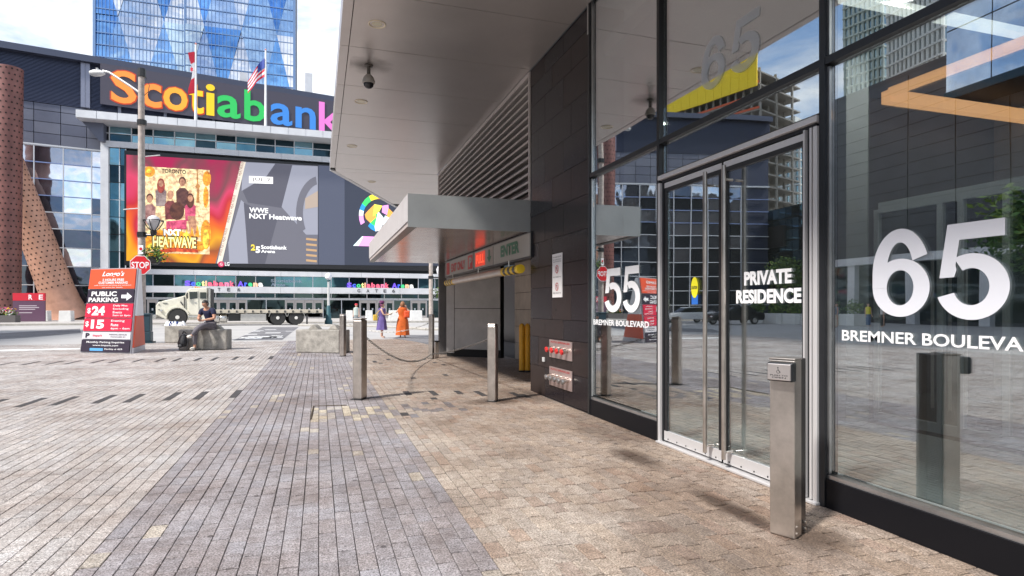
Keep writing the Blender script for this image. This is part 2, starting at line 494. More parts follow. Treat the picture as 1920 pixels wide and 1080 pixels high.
nx0, nx1 = round(-13.1/PW), round(5.1/PW)
for k in range(nx0, nx1):
    x = k*PW
    y = -0.6 + random.uniform(0, 0.3)
    blk = sorted(bars_by.get(k, []))
    xm = x+PW/2
    y_end = 26.9
    while y < y_end:
        ln = random.choice((0.20, 0.22, 0.25))
        if -1.28 > xm: ln = random.choice((0.22, 0.28, 0.36))
        y1 = y+ln; dark = False
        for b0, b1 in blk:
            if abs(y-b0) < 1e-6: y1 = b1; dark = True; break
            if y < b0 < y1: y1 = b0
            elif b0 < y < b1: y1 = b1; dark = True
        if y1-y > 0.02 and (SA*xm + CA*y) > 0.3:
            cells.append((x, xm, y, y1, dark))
        y = y1
def shows(c):
    x, xm, y0, y1, dk = c
    ym = (y0+y1)/2; d = SA*xm + CA*ym; r = CA*xm - SA*ym
    px, py = CX + FOC*r/d, HY + FOC*CAM_H/d
    if not (-20 < px < 1940 and py < 1095): return 0
    if xm > WX-0.05 and ym < 9.5: return 0
    return (y1-y0)/(d**3)
cells.sort(key=lambda c: -shows(c))
pave_root = link('paving', None, None); struct(pave_root)
proto = {}
gap = 0.0035
def paver_mesh(ln):
    key = round(ln, 2)
    if key not in proto:
        mb = MB(); w = PW/2-gap*.6; h = key/2-gap*1.5; e = 0.003
        mb._add([(-w,-h,-0.03),(w,-h,-0.03),(w,h,-0.03),(-w,h,-0.03),(-w,-h,-e),(w,-h,-e),(w,h,-e),(-w,h,-e),(-w+e,-h+e,0),(w-e,-h+e,0),(w-e,h-e,0),(-w+e,h-e,0)],
                [(0,1,5,4),(1,2,6,5),(2,3,7,6),(3,0,4,7),(4,5,9,8),(5,6,10,9),(6,7,11,10),(7,4,8,11),(8,9,10,11)])
        o = mb.build('paver', pm_obj, fix=False); proto[key] = o.data; bpy.data.objects.remove(o)
    return proto[key]
field = MB()
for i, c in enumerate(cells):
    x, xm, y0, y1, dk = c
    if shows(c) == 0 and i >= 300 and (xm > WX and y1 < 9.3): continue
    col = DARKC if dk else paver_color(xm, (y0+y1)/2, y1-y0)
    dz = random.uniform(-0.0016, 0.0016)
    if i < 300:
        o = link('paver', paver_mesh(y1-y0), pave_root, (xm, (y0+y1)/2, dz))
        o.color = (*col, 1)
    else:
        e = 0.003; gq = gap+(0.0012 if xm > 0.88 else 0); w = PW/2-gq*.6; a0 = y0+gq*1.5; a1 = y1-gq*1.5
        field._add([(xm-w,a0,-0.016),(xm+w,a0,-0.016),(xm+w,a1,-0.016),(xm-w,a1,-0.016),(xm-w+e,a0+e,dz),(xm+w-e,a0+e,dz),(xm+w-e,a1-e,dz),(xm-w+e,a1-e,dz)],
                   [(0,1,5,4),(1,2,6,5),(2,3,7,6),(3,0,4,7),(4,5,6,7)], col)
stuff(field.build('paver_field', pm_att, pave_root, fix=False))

# darker asphalt, and cast shadows laid in as dark patches, out in the street
def patch(name, pxs, m, z=-0.006):
    pts = [ground_at(a, b, 0) for a, b in pxs]
    return struct(MB().quad([(p.x, p.y, z) for p in pts]).build(name, m, fix=False))
patch('road_shadow', [(437,638),(529,637),(560,613),(493,613)], asph_shade, -0.006)  # mottled cast shadow painted on the road as a dark patch
patch('road_lane', [(-200,648),(-200,636),(150,616),(152,624),(60,632)], asph_shade, -0.006)
patch('building_shadow', [(735,634),(760,628),(835,628),(835,648),(812,648),(780,641)], asph_shade, 0.003)  # the building's cast shadow painted on the street as a dark patch
frs = mat('light_fleck_tone', (0.7, 0.7, 0.7), 0.8)  # bright spots of light painted inside the road shadow
for i in range(26):
    a = random.uniform(450, 545); b = random.uniform(617, 635)
    if True:
        p = ground_at(a, b)
        w = random.uniform(0.15, 0.4)
        if not (437+(638-b)*2.3 < a < 529+(638-b)*1.2): continue
        struct(MB().quad([(p.x-w,p.y-w,-0.002),(p.x+w,p.y-w,-0.002),(p.x+w,p.y+w,-0.002),(p.x-w,p.y+w,-0.002)]).build('light_fleck', frs, fix=False))
stuff_white = mat('road_paint', (0.75, 0.75, 0.74), 0.7, var=0.2, vscale=2)
patch('lane_line', [(-100,661),(-100,658),(150,653),(150,655)], stuff_white, 0.004)
p = ground_at(700, 614); 
for k, (a, b, rx) in enumerate(((785,634,0.5),)):
    p = ground_at(a, b); struct(MB().lathe([(rx,0.004),(rx,0.012),(0.001,0.012)], (p.x,p.y,0), 20).build('manhole', asph_shade))
kerbs = MB(); 
c0, c1 = ground_at(690, 613), ground_at(900, 617)
kerbs.path([tuple(ground_at(a, b)+Vector((0,0,0.03))) for a, b in ((560,611),(700,613),(760,616),(800,619),(900,620))], 0.12, 6)
struct(kerbs.build('kerb', kerb_m))
hm = mat('hatch_frame', (0.05, 0.035, 0.02), 0.8)
h0, h1, h2 = ground_at(583, 786), ground_at(588, 762), ground_at(650, 760)
hb = MB()
for a, b in ((h0, h1), (h1, h2)):
    hb.tube((a.x, a.y, 0.0), (b.x, b.y, 0.0), 0.012, n=5)
tag(hb.build('hatch_edge', hm), 'thin rusty angle iron edge of a hatch set flush in the purple pavers', 'hatch edge')

# ------------------------------------------------------------------ the entrance building
WF = Frame((WX, 0), (0, -1))         # street face: s = -y
soff_m = mat('satin_soffit_panel', (0.60, 0.56, 0.54), 0.33, 0.6, var=0.10, vscale=0.6)
canopy_shade_m = mat('canopy_panel', (0.36, 0.37, 0.375), 0.4, 0.55, var=0.12, vscale=1.5)  # front fascia: its shade is put into this darker colour
granite = mat('dark_granite', (0.014, 0.011, 0.014), 0.24, var=0.5, vscale=25, spec=0.2)
granite2 = mat('dark_granite_brown', (0.022, 0.015, 0.015), 0.3, var=0.5, vscale=12, spec=0.2)
joint_m = mat('shadow_joint', (0.012, 0.011, 0.011), 0.8)
louv_m = mat('louver_metal', (0.6, 0.55, 0.53), 0.4, 0.3, var=0.1)
bd = thing('entrance_building', 'dark granite and glass tower base with a deep metal soffit along the right', 'building', (WX, 9.5, 0))
ZS = 5.4
MB().box(WX+0.02, 24, -12, 17.8, ZS+0.35, 46).build('upper_facade', mat('upper_wall', (0.25, 0.26, 0.28), 0.4, 0.3), bd)
MB().prism([(0.31,-12),(WX,-12),(WX,20),(6.5,26),(3.2,24.6),(0.31,18.2)], ZS+0.03, ZS+0.34).build('soffit_backing', joint_m, bd)
lip = 0.13
ys = [17.8-1.67*i for i in range(0, 15)]
for i in range(len(ys)-1):
    a, b = ys[i+1]+0.006, ys[i]-0.006
    MB().box(0.3+lip+0.012, WX-0.02, a, b, ZS, ZS+0.025).build('soffit_panel', soff_m, bd)
    MB().box(0.3, 0.3+lip, a, b, ZS-0.004, ZS+0.36).build('soffit_edge', soff_m, bd)
# chamfered end: the panels turn with the building
cd = Vector((2.5, 5.7)).normalized(); cn = Vector((cd.y, -cd.x))
e0 = Vector((0.3+lip+0.02, 18.2)); w0 = Vector((WX, 17.82))
MB().prism([(e0.x, 17.81), (w0.x-0.02, 17.81), (e0.x+0.02, 18.35)], ZS, ZS+0.025).build('soffit_panel', soff_m, bd)
prev_e, prev_w = e0+Vector((0.0,0.15)), w0
for i in range(1, 6):
    ne = e0 + cd*(1.1*i+0.1); nw = w0 + cd*(1.1*i)
    pe = prev_e + cd*0.012; pw = prev_w + cd*0.012
    MB().prism([(pe.x, pe.y), (pw.x, pw.y), (nw.x, nw.y), (ne.x, ne.y)], ZS+0.0005*i, ZS+0.025).build('soffit_panel', soff_m, bd)
    prev_e, prev_w = ne, nw
ee = Vector((0.3, 18.2)); ef = ee + cd*6.4
MB().prism([(ee.x, ee.y), (ee.x+0.12, ee.y-0.02), (ef.x+0.12, ef.y-0.03), (ef.x, ef.y)], ZS-0.004, ZS+0.36).build('soffit_edge', band, bd)
# downlights
ring_m = mat('downlight_ring', (0.75, 0.66, 0.5), 0.4)
lens_m = mat('downlight_lens', (0.2, 0.15, 0.1), 0.3, emit=(1.0, 0.85, 0.6), estr=0.12)
for y in (8.6, 11.93, 15.27, 5.2, 19.4):
    x = 0.78 if y < 19 else 1.6
    r = MB().lathe([(0.075,ZS+0.02),(0.115,ZS-0.012),(0.125,ZS-0.008),(0.125,ZS+0.01)], (x,y,0), 24).build('downlight', ring_m, bd, smooth=True)
    MB().lathe([(0.001,ZS-0.002),(0.074,ZS-0.002),(0.074,ZS+0.01)], (x,y,0), 20).build('lens', lens_m, r)
# granite tiles
Y0, Y1 = 7.18, 9.5
MB().box(WX+0.03, WX+0.5, Y0, Y1-0.03, 0, ZS).build('pier_core', joint_m, bd)
MB().box(WX+0.03, WX+0.6, Y1-0.03, Y1-0.002, 0, 5.4).build('pier_edge', mat('pier_trim', (0.25, 0.2, 0.19), 0.4, 0.5), bd)
z = 0.0; row = 0
rows_z = [0, 0.46, 0.93, 1.22, 1.72, 2.05, 2.46, 2.92, 3.38, 3.84, 4.30, 4.76, 5.1, 5.4]
for r_ in range(len(rows_z)-1):
    za_, zb_ = rows_z[r_]+0.003, rows_z[r_+1]-0.003
    cuts = [Y0, Y0+0.62, Y0+1.35, Y0+1.95, Y1] if r_ % 2 else [Y0, Y0+0.9, Y0+1.65, Y1]
    for a, b in zip(cuts[:-1], cuts[1:]):
        MB().box(WX+random.uniform(0, .002), WX+0.028, a+0.003, b-0.003, za_, zb_).build('granite_tile', random.choice((granite, granite, granite2)), bd)
# louvers above the garage entrance
LZ0, LZ1, LY0, LY1 = 3.22, 5.36, 9.56, 17.55
MB().box(WX+0.16, WX+0.2, LY0, LY1, 3.0, LZ1).build('louver_back', black, bd)
n_l = 15
for i in range(n_l):
    zc = LZ0 + (LZ1-LZ0-0.05)*(i+0.2)/n_l
    MB().prism([(WX+0.0, zc), (WX+0.006, zc+0.045), (WX+0.012, zc+0.045), (WX+0.10, zc+0.012), (WX+0.10, zc+0.004), (WX+0.012, zc)], LY0, LY1, 'y').build('louver_slat', louv_m, bd)
fm_ = MB(); fm_.box(WX-0.02, WX+0.15, LY0-0.05, LY0, 3.0, LZ1+0.03); fm_.box(WX-0.02, WX+0.15, LY1, LY1+0.12, 3.0, LZ1+0.03); fm_.box(WX-0.025, WX+0.155, LY0, LY1, LZ1-0.05, LZ1+0.028)
fm_.build('louver_frame', louv_m, bd)
MB().box(WX+0.02, WX+0.5, 17.67, 17.8, 0, 5.4).build('corner_pier', mat('grey_panel', (0.2, 0.19, 0.19), 0.5, 0.3, var=0.15), bd)
# low canopy over the garage
CX0, CY0, CY1, CZ0, CZ1 = 1.34, 9.5, 17.2, 2.69, 3.21
MB().box(CX0+0.03, WX-0.001, CY0+0.03, CY1-0.03, CZ0+0.02, CZ1-0.01).build('canopy_core', joint_m, bd)
MB().box(CX0, WX-0.002, CY0, CY0+0.025, CZ0-0.01, CZ1).build('canopy_fascia', canopy_shade_m, bd)
n = 6
for i in range(n):
    a, b = CY0+0.028+(CY1-CY0-0.03)*i/n, CY0+0.022+(CY1-CY0-0.03)*(i+1)/n
    MB().box(CX0, CX0+0.025, a, b, CZ0+0.09, CZ1).build('canopy_side_panel', mat('canopy_side_lit', (0.6, 0.585, 0.59), 0.45, 0.3, var=0.08), bd)  # lighter copy of the canopy colour for the sunlit side
MB().box(CX0+0.02, CX0+0.03, CY0+0.028, CY1, CZ0+0.01, CZ0+0.085).build('canopy_drip', louv_m, bd)
MB().box(CX0, CX0+0.14, CY0+0.03, CY1, CZ0-0.012, CZ0+0.003).build('canopy_gutter', granite2, bd)
for i in range(n):
    a, b = CY0+0.028+(CY1-CY0-0.03)*i/n, CY0+0.02+(CY1-CY0-0.03)*(i+1)/n
    MB().box(CX0+0.15, WX-0.004, a, b, CZ0, CZ0+0.018).build('canopy_soffit_panel', mat('canopy_soffit', (0.5, 0.42, 0.39), 0.22, 0.85, var=0.12, vscale=2), bd)
# garage recess
gp = mat('garage_panel', (0.42, 0.40, 0.39), 0.55, 0.2, var=0.15)
gb = mat('garage_block', (0.55, 0.48, 0.42), 0.75, var=0.2)
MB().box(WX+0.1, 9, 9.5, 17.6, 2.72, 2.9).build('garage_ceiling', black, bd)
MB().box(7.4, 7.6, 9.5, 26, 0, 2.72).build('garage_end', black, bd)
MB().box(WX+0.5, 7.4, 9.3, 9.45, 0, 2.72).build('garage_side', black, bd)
pA, pB = Vector((3.5, 17.0)), Vector((4.78, 15.85))
GF = Frame(pA, (pB-pA)); L = (pB-pA).length
gw = MB(GF.m).box(0, L, 0.03, 0.25, 0, 2.7).build('garage_wall', joint_m, bd)
for a, b in ((0, 0.26), (0.27, L)):
    for c_, d_ in ((0.22, 1.37), (1.385, 2.7)) if b > 0.3 else ((0.1, 2.7),):
        MB(GF.m).box(a+0.004, b-0.004, 0, 0.028, c_, d_).build('wall_panel', gp, bd)
MB().box(5.15, 5.3, 9.5, 15.6, 0, 2.7).build('garage_block_core', joint_m, bd)
yy = 9.5
k = 0
while yy < 15.5:
    for j, (a, b) in enumerate(((0, .45), (.45, .9), (.9, 1.35), (1.35, 1.8), (1.8, 2.25), (2.25, 2.7))):
        MB().box(5.12+random.uniform(0,.004), 5.15, yy+0.006, min(yy+1.2, 15.6)-0.006, a+0.006, b-0.006).build('wall_block', gb, bd)
    yy += 1.2
# garage sign band on the wall plane under the canopy
sg_w = mat('lightbox_face', (0.72, 0.68, 0.63), 0.5, emit=(1, .93, .85), estr=0.02)
red_m = mat('sign_red', (0.42, 0.008, 0.01), 0.5)
red_lit = mat('led_red', (0.6, 0.05, 0.03), 0.5, emit=(1, 0.08, 0.03), estr=0.9)
green_m = mat('sign_green', (0.02, 0.13, 0.07), 0.5)
gs = thing('garage_sign', 'long white and red sign box over the garage mouth reading EXIT ONLY and ENTER', 'sign', (WX, 13, 2.3))
def wsz(px, py, x=WX):
    f = Frame((x, 0), (0, -1)); return f.sz(px, py)
SGX = WX-0.03
sgf = Frame((SGX, 0), (0, -1))
def sg(px): return sgf.s(px)
MB(sgf.m).box(sg(834), sg(995.5), 0.002, 0.16, 2.24, 2.68).build('sign_case', dark_al, gs)
MB(sgf.m).box(sg(838), sg(889), -0.02, 0, 2.27, 2.65).build('exit_panel', sg_w, gs)
MB(sgf.m).box(sg(891), sg(926), -0.02, 0, 2.27, 2.65).build('signal_panel', sg_w, gs)
MB(sgf.m).box(sg(927), sg(995), -0.02, 0, 2.27, 2.65).build('enter_panel', sg_w, gs)
poly(sgf, [(sg(839),2.30),(sg(844.5),2.30),(sg(844.5),2.62),(sg(839),2.62)], red_m, gs, -0.024, 'red_block')
text('EXIT ONLY', sgf, sg(848), sg(874), 2.34, 2.56, red_m, gs, -0.026, bold=0.04)
poly(sgf, [(sg(879),2.30),(sg(888),2.30),(sg(888),2.62),(sg(879),2.62)], red_m, gs, -0.024, 'red_block')
text('P', sgf, sg(881), sg(886.5), 2.35, 2.57, sg_w, gs, -0.027, bold=0.05)
poly(sgf, [(sg(893),2.31),(sg(911.5),2.31),(sg(911.5),2.62),(sg(893),2.62)], mat('led_panel', (0.3, 0.02, 0.01), 0.5, emit=(1,.06,.02), estr=0.35), gs, -0.024, 'led_screen')
text('FULL', sgf, sg(895), sg(910), 2.37, 2.56, red_lit, gs, -0.027, bold=0.02)
poly(sgf, [(sg(913),2.29),(sg(926),2.29),(sg(926),2.63),(sg(913),2.63)], mat('arrow_grey', (0.3,0.26,0.24), 0.5), gs, -0.024, 'arrow_panel')
am = sg(919.5)
poly(sgf, [(am-.06,2.6),(am+.06,2.6),(am+.06,2.46),(am+.17,2.46),(am,2.33),(am-.17,2.46),(am-.06,2.46)], green_m, gs, -0.027, 'arrow')
text('ENTER', sgf, sg(941), sg(976), 2.37, 2.59, green_m, gs, -0.026, bold=0.05)
# height bar
hbr = thing('height_bar', 'silver clearance tube with yellow banded ends hanging across the garage mouth', 'clearance bar', (WX, 13, 2.06))
tub_m = mat('dull_tube', (0.55, 0.5, 0.46), 0.35, 0.8, var=0.2)
yb = mat('yellow_band', (0.75, 0.5, 0.02), 0.5); 
bx = WX-0.1
MB().tube((bx, 9.75, 2.07), (bx, 15.9, 2.07), 0.075, n=14).build('tube', tub_m, hbr, smooth=True)
for base, sgn in ((9.72, 1), (15.95, -1)):
    for i in range(7):
        a = base + sgn*i*0.14
        MB().tube((bx, a, 2.07), (bx, a+sgn*0.135, 2.07), 0.079, n=14).build('end_band', yb if i % 2 == 0 else black, hbr, smooth=True)
for y in (10.4, 12.6, 15.2):
    MB().path([(bx, y, 2.14), (bx, y, 2.26)], 0.012).build('hanger', steel, hbr)

# ---- shopfront glazing
gl_m = glass('shop_glass', 0.37, (0.84, 0.90, 0.90))
YM1, YM2 = -WF.s(1238), -WF.s(1547)
YS = [7.16, YM1, YM2, -0.2, -3.6, -7.0, -10.4]
RZ = 3.13; GT = 6.2; KB = 0.2
for i in range(len(YS)-1):
    a, b = YS[i+1], YS[i]
    for z0, z1 in ((KB+0.03, RZ), (RZ, GT)):
        if i == 1 and z0 < 1:
            MB().box(WX+0.018, WX+0.03, a+0.04, b-0.04, 2.80, RZ-0.03).build('glass_pane', gl_m, bd); continue
        MB().box(WX+0.018, WX+0.03, a+0.035, b-0.035, z0+0.03, z1-0.03).build('glass_pane', gl_m, bd)
for i, y in enumerate(YS):
    o = MB().box(WX-0.03, WX+0.09, y-0.024, y+0.024, 0.0, GT).build('mullion', dark_al, bd)
    for z0, z1 in ((KB+0.04, RZ-0.04), (RZ+0.04, GT)):
        if i > 0 and i != 2: MB().box(WX-0.004, WX+0.016, y+0.025, y+0.042, z0, z1).build('bead', alu, o)
        if i < len(YS)-1 and i != 1: MB().box(WX-0.004, WX+0.016, y-0.042, y-0.025, z0, z1).build('bead', alu, o)
for i in range(len(YS)-1):
    a, b = YS[i+1]+0.025, YS[i]-0.025
    MB().box(WX-0.027, WX+0.08, a, b, RZ-0.027, RZ+0.027).build('rail', dark_al, bd)
    if i != 1:
        MB().box(WX-0.02, WX+0.08, a, b, 0.0, KB).build('sill', mat('sill_black', (0.008, 0.008, 0.010), 0.45, spec=0.12), bd)
        MB().box(WX-0.005, WX+0.07, a, b, KB+0.001, KB+0.03).build('bead', alu, bd)
MB().box(WX-0.035, WX+0.1, Y0-0.02, 7.19, 5.0, 5.4).build('corner_trim', alu, bd)
# door with two leaves
DT = 2.69
door = MB()
DA, DB = YM2+0.026, YM1-0.03
door.box(WX-0.05, WX+0.07, DB-0.035, DB, 0, DT); door.box(WX-0.05, WX+0.07, DA, DA+0.035, 0, DT)
door.box(WX-0.052, WX+0.068, DA, DB, DT+0.03, DT+0.075); door.box(WX-0.07, WX+0.1, DA-0.01, DB+0.01, 0.002, 0.022)
al_b = mat('bright_aluminium', (0.62, 0.61, 0.62), 0.4, 0.4)
dr = door.build('door_frame', al_b, bd, bevel=0.004)
MB().box(WX-0.02, WX+0.05, DA+0.036, DB-0.036, DT+0.001, DT+0.029).build('frame_stile', dark_al, dr)
MB().box(WX-0.02, WX+0.05, DB-0.062, DB-0.036, 0.03, DT).build('frame_stile', dark_al, dr)
MB().box(WX-0.045, WX+0.05, DA+0.05, DA+0.07, 0.03, DT).build('frame_stile', al_b, dr)
MB().box(WX-0.03, WX+0.05, DA+0.073, DA+0.10, 0.03, DT-0.003).build('frame_stile', dark_al, dr)
MB().box(WX-0.056, WX+0.01, DA+0.103, DA+0.118, 0.03, DT-0.004).build('frame_stile', al_b, dr)
YMID = -WF.s(1357)
blk_fr = mat('door_rubber', (0.012, 0.012, 0.014), 0.4)
for (a, b, hy) in ((YMID+0.012, DB-0.065, YMID+0.13), (DA+0.13, YMID-0.012, YMID-0.13)):
    lf = MB()
    lf.box(WX-0.01, WX+0.03, a, a+0.045, 0.03, DT-0.01); lf.box(WX-0.01, WX+0.03, b-0.045, b, 0.03, DT-0.01)
    lf.box(WX-0.01, WX+0.03, a+0.045, b-0.045, DT-0.1, DT-0.01); 
    leaf = lf.build('door_leaf', blk_fr, bd)
    MB().box(WX-0.014, WX+0.032, a+0.001, b-0.001, 0.04, 0.135).build('kick_rail', al_b, leaf)
    MB().box(WX-0.011, WX+0.02, a+0.001, b-0.001, DT-0.06, DT-0.008).build('top_rail', al_b, leaf)
    for q in range(6):
        yq = a + (b-a)*(q+0.5)/6
        MB().tube((WX-0.018, yq, 0.06), (WX-0.013, yq, 0.06), 0.007, n=8).build('screw', dark_al, leaf)
    MB().box(WX+0.004, WX+0.014, a+0.046, b-0.046, 0.136, DT-0.1).build('glass_pane', gl_m, leaf)
    h = MB(); hx = WX-0.10
    h.tube((hx, hy, 0.10), (hx, hy, 2.62), 0.019, n=14)
    for zc in (0.16, 2.5): h.tube((hx, hy, zc), (WX-0.01, hy, zc), 0.012, n=10)
    h.build('pull_handle', steel, leaf, smooth=True)
# lettering on the glass
GX = WX-0.0
gfr = Frame((WX+0.013, 0), (0, -1))
def gs_(px): return gfr.s(px)
vinyl = mat('frosted_vinyl', (0.62, 0.63, 0.69), 0.5)
def vt(s, p0, p1, py_top, py_bot, m=white, bold=0.04, parent=bd):
    s0, zt = gfr.sz(p0, py_top); _, zb = gfr.sz(p0, py_bot)
    return text(s, gfr, s0, gfr.s(p1), zb, zt, m, parent, -0.002, bold)
def vt2(s, p0, p1, zb, zt, m=white, bold=0.04): return text(s, gfr, gfr.s(p0), gfr.s(p1), zb, zt, m, bd, -0.002, bold)
digit('6', gfr, gs_(1637), gs_(1744), 1.344, 1.887, vinyl, bd)
digit('5', gfr, gs_(1757), gs_(1896), 1.333, 1.872, vinyl, bd)
s0 = gs_(1579); s1 = gs_(1916)
text('BREMNER BOULEVARD', gfr, s0, s0+(s1-s0)*1.155, 1.176, 1.249, white, bd, -0.002, 0.018)
digit('5', gfr, gs_(1134), gs_(1166), 1.345, 1.88, white, bd)
digit('5', gfr, gs_(1168), gs_(1201), 1.345, 1.88, white, bd)
text('BREMNER BOULEVARD', gfr, gs_(1113), gs_(1217), 1.18, 1.25, white, bd, -0.002, 0.018)
lf2 = Frame((WX-0.001, 0), (0, -1))
text('PRIVATE', lf2, lf2.s(1396), lf2.s(1485), 1.585, 1.70, white, bd, -0.004, 0.045)
text('RESIDENCE', lf2, lf2.s(1381), lf2.s(1503), 1.435, 1.55, white, bd, -0.004, 0.045)
ghost = bpy.data.materials.new('pale_vinyl'); ghost.use_nodes = True
_n = ghost.node_tree.nodes; _l = ghost.node_tree.links
_t = _n.new('ShaderNodeBsdfTransparent'); _m = _n.new('ShaderNodeMixShader'); _m.inputs[0].default_value = 0.42
_n['Principled BSDF'].inputs['Base Color'].default_value = (0.5, 0.55, 0.62, 1)
_l.new(_t.outputs[0], _m.inputs[1]); _l.new(_n['Principled BSDF'].outputs[0], _m.inputs[2]); _l.new(_m.outputs[0], _n['Material Output'].inputs[0])
digit('6', gfr, gs_(1316), gs_(1360), 3.40, 3.86, ghost, bd, shear=0.1)
digit('5', gfr, gs_(1370), gs_(1426), 3.40, 3.86, ghost, bd, shear=0.1)
# round caution sticker on the door
ysm = mat('sticker_yellow', (0.75, 0.68, 0.02), 0.5); bsm = mat('sticker_blue', (0.02, 0.13, 0.5), 0.5)
sc_, zc_ = lf2.sz(1303, 541)
poly(lf2, [(sc_-.05,zc_-.15),(sc_+.05,zc_-.15),(sc_+.05,zc_-.06),(sc_-.05,zc_-.06)], bsm, bd, -0.003, 'sticker')
poly(lf2, circle(sc_, zc_+0.01, 0.055, 20, 0.10), ysm, bd, -0.005, 'sticker')
text('CAUTION', lf2, sc_-.045, sc_+.045, zc_-0.005, zc_+0.025, black, bd, -0.008, 0.02)
sc2, zc2 = gfr.sz(1898, 556)

# ---- lobby
tile_d = mat('lobby_dark_tile', (0.03, 0.032, 0.038), 0.3, var=0.3, vscale=1.2)
tile_l = mat('lobby_pale_column', (0.40, 0.42, 0.44), 0.4, var=0.1)
lob_floor = mat('lobby_floor', (0.012, 0.012, 0.012), 0.45, var=0.2)
LCZ = 4.75
struct(MB().box(WX+0.1, 14, -12, 9.25, -0.06, 0.012).build('lobby_floor', lob_floor))
struct(MB().box(WX+0.2, 14, -12, 9.2, LCZ, LCZ+0.2).build('lobby_ceiling', mat('lobby_ceiling', (0.05, 0.05, 0.055), 0.7)))
struct(MB().box(WX+0.55, 14, 7.3, 7.45, 0, LCZ-0.002).build('lobby_wall', mat('lobby_plaster', (0.10, 0.10, 0.105), 0.6, var=0.1)))
lw = struct(MB().box(13, 13.2, -12, 7.29, 0, LCZ-0.003).build('lobby_wall', joint_m))
for j in range(12):
    for i in range(13):
        MB().box(12.97+random.uniform(0, .01), 12.999, -11+i*1.4+(0.7 if j % 2 else 0), -11+i*1.4+1.385+(0.7 if j % 2 else 0), j*0.39+0.005, j*0.39+0.382).build('wall_tile', tile_d, lw)
ribs = MB()
for i in range(42):
    x = WX+0.28+i*0.062
    ribs.box(x, x+0.026, -5, 7.1, 0.013, 0.024)
mt = tag(stuff(ribs.build('entrance_mat', mat('mat_rib', (0.62, 0.63, 0.64), 0.5))), 'ribbed metal entrance mat on the lobby floor behind the glass', 'floor mat')
# inner vestibule screen
screen_al = mat('pale_screen_frame', (0.62, 0.64, 0.66), 0.4, 0.1)
vs = thing('inner_screen', 'inner glass screen with silver posts and pull bars inside the lobby', 'glass screen', (6.5, 2, 0))
VF = Frame((6.5, 0), (0, -1))
for px in (1642, 1761, 1800, 1885): 
    s = VF.s(px); MB(VF.m).box(s-0.03, s+0.03, 0, 0.06, 0.03, 2.6).build('post', screen_al, vs)
MB(VF.m).box(VF.s(1642)+.03, VF.s(2400), 0.003, 0.063, 2.55, 2.68).build('head_rail', screen_al, vs)
MB(VF.m).box(VF.s(1642)+.03, VF.s(2400), -0.003, 0.08, 0.013, 0.12).build('bottom_rail', screen_al, vs)
for a, b in ((1642, 1761), (1761, 1800), (1800, 1885), (1885, 2400)):
    MB(VF.m).box(VF.s(a)+.03, VF.s(b)-.03, 0.02, 0.03, 0.125, 2.545).build('glass_pane', glass('inner_glass', 0.05, (0.8, 0.85, 0.85)), vs)
for px in (1757, 1790, 1820):
    s = VF.s(px); MB(VF.m).tube((s, -0.07, 0.3), (s, -0.07, 2.0), 0.016, n=8).build('pull_bar', steel, vs)
for (px, d, w, lab) in ((1585, 7.4, 0.35, 'pale square column in the lobby beside the door mullion'), (1912, 10.2, 0.5, 'pale square column in the lobby at the right edge of the picture')):
    p = at(px, 577, d)
    tag(MB().box(p.x-w/2, p.x+w/2, p.y-w/2, p.y+w/2, 0.013, LCZ-0.004).build('lobby_column', tile_l), lab, 'column')
p = at(1330, 577, 8.6)
wood = mat('lit_wood', (0.55, 0.30, 0.14), 0.5, emit=(1.0, 0.46, 0.18), estr=0.9)
cove = thing('ceiling_cove', 'glowing tan wood strip running in a corner under the lobby ceiling', 'cove light', (8, 6.7, 4.5))
MB().box(7.93, 8.02, -6, 6.63, 4.50, 4.62).build('strip', wood, cove)
MB().box(8.0, 12.9, 6.65, 6.80, 4.44, 4.62).build('strip', wood, cove)
spot = mat('lobby_spot', (1, 1, 1), 0.5, emit=(1, 0.9, 0.75), estr=25)
for i, (x, y) in enumerate(((9, 5), (9, 3), (11, 5), (11, 3), (6, 4.8), (6, 1.5))):
    tag(MB().lathe([(0.001, LCZ-0.02), (0.07, LCZ-0.02), (0.08, LCZ)], (x, y, 0), 12).build('ceiling_spot', spot), 'small round lit spotlight in the lobby ceiling, ' + ('nearest the door', 'behind the big white five', 'deep above the reception', 'deep above the desk end', 'just inside the doors', 'above the entrance mat')[i], 'ceiling light', 'spotlights in the lobby ceiling')
for i, (x, y) in enumerate(((9, 5), (9, 3), (11, 5), (11, 3), (6, 4.8), (6, 1.5))):
    ld = bpy.data.lights.new('spot_lamp', 'AREA'); ld.shape = 'DISK'; ld.size = 0.16; ld.energy = 20 if x == 6 else 15; ld.color = (1, 0.93, 0.82)
    lo = link('spot_lamp', ld, None, (x, y, LCZ-0.03))
lin = mat('linear_light', (0.9, 0.9, 0.85), 0.5, emit=(1, 0.97, 0.88), estr=0.8)
tag(MB().box(4.6, 9.5, 4.9, 5.05, LCZ-0.07, LCZ-0.001).build('linear_light', lin), 'long straight ceiling light seen through the upper glass', 'ceiling light')
desk = thing('reception_desk', 'dark reception desk deep in the lobby', 'desk', (10.5, 2.5, 0))
MB().box(10.2, 10.9, 0.5, 4.5, 0.013, 1.1).build('front', tile_d, desk); MB().box(10.1, 11, 0.4, 4.6, 1.1, 1.15).build('desk_top', tile_l, desk)
MB().box(9.2, 9.24, 0.9, 1.5, 0.9, 1.5).build('screen', black, desk) if False else None
struct(MB().box(10.0, 12.9, -12, 7.28, 3.0, 3.25).build('mezzanine', tile_d))
lw_ = mat('warm_slot', (0.8, 0.6, 0.35), 0.5, emit=(1, 0.7, 0.4), estr=0.6)
